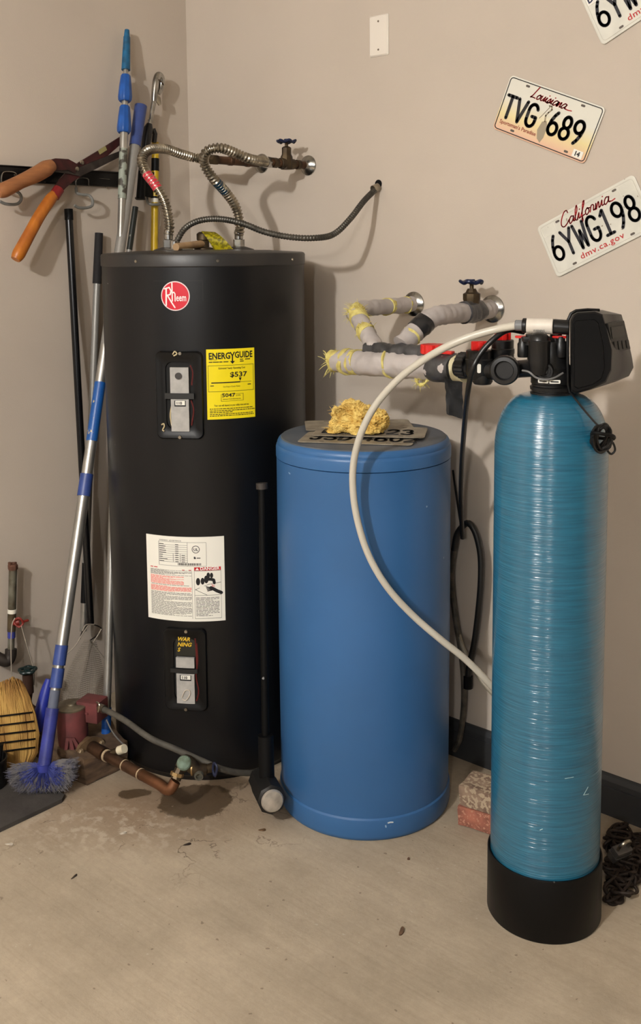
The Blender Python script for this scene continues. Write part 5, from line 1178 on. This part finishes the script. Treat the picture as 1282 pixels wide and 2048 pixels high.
# pruner / hook tool
pruner = thing('pole_pruner', 'pruning pole head with chrome hook blade and black ratchet in corner', 'pruner', L(285, 395, .05), G_POLE)
T_('hook_head', chrome, pruner, [L(308, 205, .05), L(309, 188, .05), L(312, 165, .05), L(317, 151, .05), L(323, 158, .05), L(322, 176, .05), L(317, 188, .05)], [.0085, .0105, .0125, .0130, .0120, .0095, .0070], 12, 6, label='chrome hooked head')
T_('clamp_ring', M('clamp_brown', (92, 80, 68), .4, .6), pruner, [L(311, 163, .05), L(318, 160, .062), L(326, 168, .06), L(324, 178, .045), L(314, 168, .035)], .0028, 8)
one('cutting_blade', steel, pruner, lambda bm: bar3(bm, [L(312, 190, .055), L(316, 198, .055), L(320, 210, .055)], [.004, .012, .006], .002))
T_('shaft', chrome, pruner, [L(308, 203, .05), L(304, 222, .05), L(301, 245, .05)], [.0090, .0082, .0075], 12, 0)
T_('neck', chrome, pruner, [L(300.5, 240, .05), L(299, 252, .05)], .0085, 12, 0)
one('ratchet_body', black, pruner, lambda bm: (tube(bm, [L(299, 248, .05), L(297, 256, .05), L(294, 275, .05), L(290, 300, .05)], [.010, .0155, .0165, .014], 12), bar3(bm, [L(306, 258, .05), L(310, 268, .05), L(308, 285, .05)], .006, .006)), label='black ratchet housing')
T_('lower_shaft', blackm, pruner, [L(290, 298, .05), L(284, 345, .05), L(281, 398, .05)], [.012, .013, .0155], 12, 0)
tag(one('hand_brush', blackm, None, lambda bm: (bar3(bm, [L(300, 345, .03), L(302, 370, .03), L(300, 394, .03)], [.010, .018, .020], .012), [tube(bm, [L(296+k*.8, 372, .03), L(297+k*1.25, 393+(k % 3), .03+.002*(k % 5))], [.0022, .0014], 4) for k in range(14)])), 'small black brush hanging behind the pruner', 'brush')
tag(T_('pole_socket', M('cap_grey', (84, 82, 80), .5), None, [L(271, 395, .04), L(275, 398, .045), L(290, 398, .048)], .004, 8), 'grey wire bracket under the black brush', 'bracket')
# ================================================================== LOWER LEFT: WALL PIPE, BROOM, PUMP
galv = M('galvanised', (128, 126, 112), .5, .5, col2=(86, 78, 62), vs=22)
wp = thing('wall_pipe', 'vertical galvanised pipe with capped top and red handle valve, left wall', 'pipe', L(24, 1330, .04))
T_('pipe', galv, wp, [L(26, 1135, .04), L(24, 1222, .04)], .0128, 16, 0); T_('pipe', M('galv_dark', (98, 84, 62), .5, .5, var=.3, vs=20), wp, [L(24, 1222, .04), L(23, 1262, .04)], .0135, 16, 0, label='brass valve section'); T_('pipe', galv, wp, [L(23, 1260, .04), L(22, 1300, .04)], .0105, 14, 0)
one('pipe_cap', M('rusty_cap2', (104, 70, 54), .7, .3, bump=.6, bs=60), wp, lambda bm: (lathe(bm, L(26, 1139, .04), UPV, [(.0145, 0), (.016, .004), (.016, .014), (.012, .018)], 8), [box(bm, (-.006, -.004, 0), (.006, .004, .014), .002, Matrix.Translation(L(20+5*k, 1133, .04)) @ Matrix.Rotation(k, 4, 'Z')) for k in range(3)]))
T_('white_ring', whitep, wp, [L(24.3, 1218, .04), L(24, 1226, .04)], .0142, 16, 0)
T_('blue_band', bluec, wp, [L(23, 1262, .04), L(23, 1275, .04)], .0125, 14, 0)
one('valve_handle', M('rust_red', (130, 40, 30), .5), wp, lambda bm: (cyl(bm, L(26, 1245, .05), L(40, 1244, .065), .010, 12), tube(bm, smoothpath([L(28, 1243, .06), L(38, 1236, .075), L(46, 1246, .08), L(38, 1254, .075)], 4, True), .0036, 8, closed=True), box(bm, (-.004, -.010, -.003), (.004, .010, .003), .001, Matrix.Translation(L(51, 1242, .075)))), label='rusty red valve handle')
T_('elbow', M('dark_iron', (60, 52, 46), .6, .4, var=.3, vs=30), wp, [L(22, 1298, .04), L(21, 1312, .042), L(14, 1322, .04), L(0, 1318, .03), L(-10, 1312, .02)], .0185, 16, 5, label='dark iron elbow')
for nm, P in (('a', [(30, 1236), (24, 1250), (22, 1290), (23, 1350)]), ('b', [(43, 1252), (52, 1285), (62, 1318), (68, 1345), (68, 1370)])):
    tag(T_('hanging_string', cordm, None, [L(x, y, .085) for x, y in P], .0018, 6), 'pale string hanging down '+('along the wall pipe' if nm == 'a' else 'slanting right from the red valve handle'), 'string')
dw = L(55, 1340, .09)
gv = thing('floor_valve', 'dark green wheel valve on brown pipe behind straw broom', 'valve', dw-UPV*.1)
def wheel3(bm):
    P = [dw+Vector((math.cos(t_)*.024, math.sin(t_)*.024, .002*math.cos(4*t_)))*(1+.08*math.cos(4*t_)) if False else dw+Vector((math.cos(t_)*.024*(1+.1*math.cos(5*t_)), math.sin(t_)*.024*(1+.1*math.cos(5*t_)), 0)) for t_ in [2*PI*k/40 for k in range(40)]]
    tube(bm, P, .0055, 8, closed=True); cyl(bm, dw-UPV*.006, dw+UPV*.006, .01, 10)
    for k in range(2): tube(bm, [dw-Vector((math.cos(k*1.57), math.sin(k*1.57), 0))*.024, dw+Vector((math.cos(k*1.57), math.sin(k*1.57), 0))*.024], .004, 6)
one('hand_wheel', M('dark_green', (18, 36, 36), .35), gv, wheel3); C_('valve_neck', M('brown_iron', (66, 44, 34), .6, .3), gv, dw-UPV*.012, dw-UPV*.075, .017, seg=14); T_('pipe', copper, gv, [dw-UPV*.075, dw-UPV*.12, dw+Vector((.05, .03, -.15))], .013, 12)
# blue plastic handle behind the brush
ba_, bb_ = D(98, 1358, 3.02), D(78, 1440, 2.98)
tag(T_('dustpan_handle', M('blue_dustpan', (34, 48, 150), .45), None, [ba_, ba_.lerp(bb_, .3), bb_, D(74, 1462, 2.97)], [.010, .017, .022, .018], 14, 4), 'royal blue plastic handle leaning behind the brush pole', 'handle')
# straw broom
straw = M('straw', (196, 156, 84), .75, col2=(146, 104, 50), vs=30, stretch=(1, 1, .3))
br0 = D(22, 1540, 2.93)
broom = thing('straw_broom', 'short straw broom head with black stitching, bristles up, at left edge', 'broom', (br0.x, br0.y, 0))
def brw(y):   # half outline at picture height y
    T = [(1350, 0, 34), (1365, -30, 46), (1400, -42, 62), (1430, -44, 70), (1470, -42, 77), (1500, -36, 76), (1520, -20, 70), (1536, 8, 56)]
    for (a, l1, r1), (b2, l2, r2) in zip(T, T[1:]):
        if a <= y <= b2: f_ = (y-a)/(b2-a); return l1+(l2-l1)*f_, r1+(r2-r1)*f_
    return T[-1][1:]
def straws(bm):
    rr = random.Random(9)
    for i in range(900):
        u_ = rr.random(); layer = rr.uniform(-1, 1); P = []; y1_ = 1352+rr.random()*26+abs(u_-.75)*30
        for y in (1536, 1505, 1470, 1430, 1395, y1_):
            l_, r_ = brw(max(1352, y)); uu = u_+.012*math.sin(y*.05+i); P.append(D(l_+(r_-l_)*uu, y, 2.93-.030*math.sin(PI*min(1, max(0, u_)))+.010*layer))
        tube(bm, P, [.0021, .0024, .0024, .0022, .0018, .0010], 4, caps=False)
o = one('bristles', straw, broom, straws); o['kind'] = 'stuff'
def core(bm):
    rg = []
    for y in (1537, 1525, 1500, 1470, 1430, 1400, 1378):
        l_, r_ = brw(y); l_ += 3; r_ -= 5; ring = []
        for k in range(20):
            a = 2*PI*k/20; x = (l_+r_)/2+(r_-l_)/2*math.cos(a); ring.append(bm.verts.new(D(x, y, 2.93+.022*math.sin(a))))
        rg.append(ring)
    for a, b2 in zip(rg, rg[1:]):
        for k in range(20): bm.faces.new((a[k], a[(k+1) % 20], b2[(k+1) % 20], b2[k]))
    bm.faces.new(rg[0][::-1]); bm.faces.new(rg[-1])
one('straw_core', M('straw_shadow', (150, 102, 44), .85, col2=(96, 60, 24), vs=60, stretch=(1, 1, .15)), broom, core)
for ys in (1432, 1450, 1468, 1485, 1502):
    l_, r_ = brw(ys); T_('stitching', blackm, broom, [D(l_+(r_-l_)*f_, ys+6-14*f_, 2.93-.034*math.sin(PI*f_)-.012) for f_ in (0, .2, .4, .6, .8, .95)], .0026, 6, label='black stitched band')
# black bucket / can at left edge
ck = F(-12, 1600, 0)
can = thing('black_can', 'black round container at the left edge below the broom', 'container', (ck.x, ck.y, 0))
ckc = D(-22, 1560, 2.80)
one('can_body', M('can_black', (18, 18, 18), .5), can, lambda bm: lathe(bm, (ckc.x, ckc.y, .013), UPV, [(.048, 0), (.050, .01), (.052, .075), (.054, .078), (.054, .083), (.050, .083), (.048, .03)], 32, capb=False))
T_('can_stick', blackm, can, [Vector((ckc.x+.02, ckc.y+.01, .03)), D(1, 1488, 2.80)], .009, 10, 0)
# floor slab and timber block
slm = M('dark_slab', (70, 66, 62), .85, col2=(48, 44, 42), vs=7, bump=.5, bs=40)
sa0 = F(0, 1665, .012)
def slab(bm):
    x1 = .468; t_ = bmesh.new(); poly = [(.02, -2.6), (x1-.005, -2.6), (x1, -1.15), (x1+.003, -1.0), (x1+.003, -.952), (x1-.01, -.935), (.30, -.915), (.02, -.90)]
    prism(bm, poly, 0.0004, .012)
tag(one('stone_slab', slm, None, slab), 'dark grey flat slab on floor along left wall under the brush', 'slab')
blm = M('rough_brown_block', (112, 90, 68), .9, col2=(66, 50, 38), vs=14, bump=.8, bs=25, stretch=(1, 1, 3))
def block(bm):
    t_ = bmesh.new(); bmesh.ops.create_cube(t_, size=1); bmesh.ops.subdivide_edges(t_, edges=t_.edges[:], cuts=10, use_grid_fill=True)
    for v in t_.verts:
        p = Vector((v.co.x*.30, v.co.y*.20, v.co.z*.080)); p += Vector((noise.noise(p*16), noise.noise(p*16+Vector((5, 0, 0))), noise.noise(p*16+Vector((0, 5, 0)))))*.010
        x = .300+p.x; y = -.755+p.y
        dx, dy = x-HC.x, y-HC.y; r_ = math.hypot(dx, dy)
        if r_ < .318: x = HC.x+dx/r_*.318; y = HC.y+dy/r_*.318
        x = max(.02, min(.452-.0*(y+.6), x)); v.co = Vector((x, y, max(.0005, .040+p.z)))
    merge(bm, t_)
tag(one('masonry_block', blm, None, block), 'rough brown block on floor under the red pump', 'block')
# circulation pump
pumpr = M('dusty_red', (112, 54, 54), .7, col2=(86, 46, 44), vs=22)
pm0 = D(147, 1487, 2.915); pm1 = D(143, 1411, 2.915); r0_ = .0455
pump = thing('circulation_pump', 'dusty dark red circulation pump with square junction box and bolted flange', 'pump', (pm0.x, pm0.y, .08))
one('motor_can', pumpr, pump, lambda bm: lathe(bm, pm0, pm1-pm0, [(.030, -.006), (r0_*.96, .004), (r0_, .03), (r0_, (pm1-pm0).length-.004), (r0_*.97, (pm1-pm0).length)], 40))
one('motor_cap', M('cap_metal', (136, 126, 106), .45, .6, var=.25, vs=30), pump, lambda bm: lathe(bm, pm1, pm1-pm0, [(r0_*1.0, -.004), (r0_*1.02, .001), (r0_*.9, .004), (r0_*.4, .003), (.014, .005), (.013, .008), (.004, .0075)], 40), label='tarnished metal end cap with brand rings')
for k in range(3): one('motor_rib', pumpr, pump, lambda bm: bar3(bm, [pm0.lerp(pm1, .05)+FRONT*(r0_+.004)+RIGHT*(-.01+.02*k), pm0.lerp(pm1, .35)+FRONT*(r0_+.002)+RIGHT*(-.004+.008*k)], .002, .005, RIGHT))
jb_ = D(184, 1418, 2.93)
mj = Matrix.Translation(jb_) @ Matrix.Rotation(YAW-.35, 4, 'Z')
one('junction_box', pumpr, pump, lambda bm: (box(bm, (-.036, -.030, -.030), (.036, .034, .032), .004, mj), box(bm, (-.037, -.033, -.004), (.006, .035, .003), .001, mj)), label='square dusty red junction box')
fl_ = D(176, 1500, 2.90)
pipe_dir = (D(325, 1572, 2.64)-D(185, 1497, 2.885)).normalized()
one('volute', M('iron_brown', (104, 82, 62), .65, .4, col2=(70, 52, 40), vs=20), pump, lambda bm: lathe(bm, pm0-UPV*.008, -UPV, [(.030, -.012), (.048, 0), (.05, .012), (.04, .026)], 28), label='brown cast iron pump housing')
fo = D(180, 1493, 2.885)
def flg(bm):
    x, y, z = axes(pipe_dir); P = []
    for k in range(28):
        t_ = 2*PI*k/28; r_ = .030+.014*abs(math.cos(t_))**3; P.append((r_*math.cos(t_), r_*math.sin(t_)*.9))
    prism(bm, P, -.006, .006, lambda v: fo+x*v[0]+y*v[1]+z*v[2])
    cyl(bm, fo-pipe_dir*.06, fo, .024, 20)
one('flange', M('tan_iron', (136, 112, 84), .55, .5, col2=(92, 70, 50), vs=26), pump, flg, label='tan two bolt flange')
x_, y_, z__ = axes(pipe_dir)
for s_ in (-1, 1): one('flange_bolt', M('bolt_tan', (160, 140, 112), .5, .6), pump, lambda bm: lathe(bm, fo+x_*s_*.036+z__*.004, z__, [(.009, 0), (.009, .008), (.006, .010)], 6))
# copper drain pipe with valve
cpA = fo+pipe_dir*.004; cpB = D(318, 1568, 2.655); cpC = D(338, 1580, 2.63); cpD = D(351, 1562, 2.635); cpE = D(360, 1538, 2.65)
for q in (cpB, cpC): q.z = max(q.z, .016)
cdp = thing('copper_drain_pipe', 'tarnished copper pipe from pump flange with bright elbow near the wet stain', 'pipe', (cpC.x, cpC.y, 0))
T_('pipe', copper, cdp, [cpA, cpA.lerp(cpB, .78)], .0155, 18, 0); T_('elbow', copper2, cdp, [cpA.lerp(cpB, .76), cpA.lerp(cpB, .9), cpB, cpC, cpD], .0152, 18, 6, label='bright copper elbow')
T_('pipe_sleeve', copper, cdp, [cpA.lerp(cpB, .02), cpA.lerp(cpB, .22)], .0195, 18, 0)
for f_ in (.24, .51, .74): T_('solder_ring', M('putty', (176, 156, 126), .7), cdp, [cpA.lerp(cpB, f_), cpA.lerp(cpB, f_+(.012 if f_ > .3 else .022))], (.0163 if f_ > .3 else .0180), 18, 0, label='pale putty ring')
bv = thing('brass_tee_valve', 'greenish brass tee valve beside the copper elbow in front of black heater', 'valve', D(375, 1560, 2.66))
T_('inlet_coupling', brass, bv, [cpD+UPV*.004, cpE], .0145, 8, 0); T_('union_ring', M('brass_bright', (168, 140, 96), .4, .8), bv, [D(353, 1552, 2.642), D(355, 1545, 2.645)], .0185, 8, 0)
tb0, tb1 = D(361, 1537, 2.65), D(372, 1524, 2.66)
T_('valve_body', brass, bv, [cpE, tb1, D(392, 1538, 2.66), D(412, 1540, 2.665)], [.017, .021, .0185, .0165], 14, 5)
one('verdigris_cap', M('verdigris', (112, 132, 118), .8, col2=(74, 84, 66), vs=40), bv, lambda bm: lathe(bm, D(368, 1526, 2.645), (FRONT*.75+UPV*.66), [(.019, -.01), (.020, .002), (.017, .006), (.008, .008)], 24), label='pale green corroded round cap')
T_('union_ring', M('brass_bright', (168, 140, 96), .4, .8), bv, [D(383, 1535, 2.66), D(386, 1535, 2.66)], .0215, 14, 0)
T_('outlet', brass, bv, [D(412, 1538, 2.665), D(428, 1534, 2.675)], .0125, 12, 0)
one('side_port', M('grey_iron', (96, 94, 84), .5, .5), bv, lambda bm: lathe(bm, D(399, 1546, 2.655), FRONT+UPV*-.1, [(.012, -.006), (.0135, .012), (.0120, .018), (.0085, .018), (.008, .010)], 20), label='open grey side port')
one('clamp', M('navy_clamp', (26, 32, 58), .4), bv, lambda bm: (tube(bm, smoothpath([D(428, 1526, 2.66), D(434, 1535, 2.65), D(430, 1552, 2.65), D(426, 1540, 2.66)], 4, True), .0035, 8, closed=True)), label='small navy clamp')
# grey flexible conduit from pump box
g0 = D(199, 1415, 2.90)
pc_ = thing('pump_conduit', 'grey dusty cable conduit sloping from pump box across heater front', 'conduit', g0)
T_('conduit_tube', M('dusty_conduit', (84, 80, 72), .7, col2=(60, 56, 50), vs=20), pc_, [g0, D(215, 1422, 2.87), D(250, 1441, 2.80), D(300, 1476, 2.72), D(350, 1498, 2.70), D(400, 1520, 2.70), D(440, 1537, 2.70), D(475, 1545, 2.72), D(512, 1546, 2.76)], .0088, 12)
one('conduit_connector', steel, pc_, lambda bm: (cyl(bm, g0-(D(215, 1422, 2.87)-g0)*.3, g0+(D(215, 1422, 2.87)-g0)*.6, .0125, 8), tube(bm, smoothpath([D(193, 1404, 2.89), D(199, 1410, 2.88), D(196, 1424, 2.88)], 4), .003, 6)))
# white capped stub, cord
stb = thing('pipe_stub', 'short pipe stub with white cap behind the copper pipe', 'pipe', D(235, 1508, 2.83))
T_('stub', brass, stb, [D(225, 1506, 2.82), D(240, 1500, 2.81)], .011, 14, 0); T_('white_cap', M('cap_white', (214, 204, 178), .6), stb, [D(238, 1501, 2.81), D(249, 1497, 2.80)], .0128, 16, 0, label='off white end cap')
tag(T_('thin_grey_cable', M('cable_grey', (92, 90, 88), .6), None, [D(213, 1440, 2.90), D(224, 1462, 2.88), D(236, 1478, 2.86), D(250, 1492, 2.84)], .0025, 6), 'thin grey cable curving down behind the pump conduit', 'cable')
# ================================================================== SMALL BITS ON THE FLOOR
def bit(name, lab, cat, px, py, sx_, sy_, h_, col, rot, seed):
    p = F(px, py)
    def f(bm):
        P = [(sx_*math.cos(a)*(1+.3*noise.noise(Vector((a, seed, 0)))), sy_*math.sin(a)*(1+.4*noise.noise(Vector((a, seed, 4))))) for a in [2*PI*k/12 for k in range(12)]]
        ca, sa = math.cos(rot), math.sin(rot)
        prism(bm, P, .0006, h_, lambda v: Vector((p.x+v[0]*ca-v[1]*sa, p.y+v[0]*sa+v[1]*ca, v[2]+(.002*math.sin(v[0]*200) if v[2] > .001 else 0))))
    tag(one(name, M('bit_%d' % seed, col, .8, var=.2, vs=80), None, f), lab, cat)
bit('dry_leaf', 'small brown curled dry leaf on the open floor below the blue tank', 'leaf', 803, 1865, .013, .0045, .005, (96, 72, 52), 1.9, 1)
bit('bark_splinter', 'tiny dark splinter on floor left of centre', 'debris', 374, 1690, .011, .003, .003, (46, 34, 26), .9, 2)
bit('wood_chip', 'small tan chip on floor left of the blue tank', 'debris', 524, 1661, .010, .004, .003, (104, 76, 48), .6, 3)
bit('paint_flake', 'small white flake on floor at far left', 'debris', 18, 1689, .012, .004, .002, (216, 206, 190), .5, 4)
bit('paint_flake', 'small white flake on floor below the wet stain', 'debris', 246, 1667, .009, .005, .002, (206, 198, 184), .9, 5)
bit('bark_splinter', 'tiny upright dark splinter on floor at lower left', 'debris', 148, 1755, .010, .002, .003, (56, 44, 34), 1.7, 6)
bit('pebble', 'tiny brown pebble on floor above the dry leaf', 'debris', 817, 1719, .004, .003, .003, (92, 64, 46), 1.7, 7)
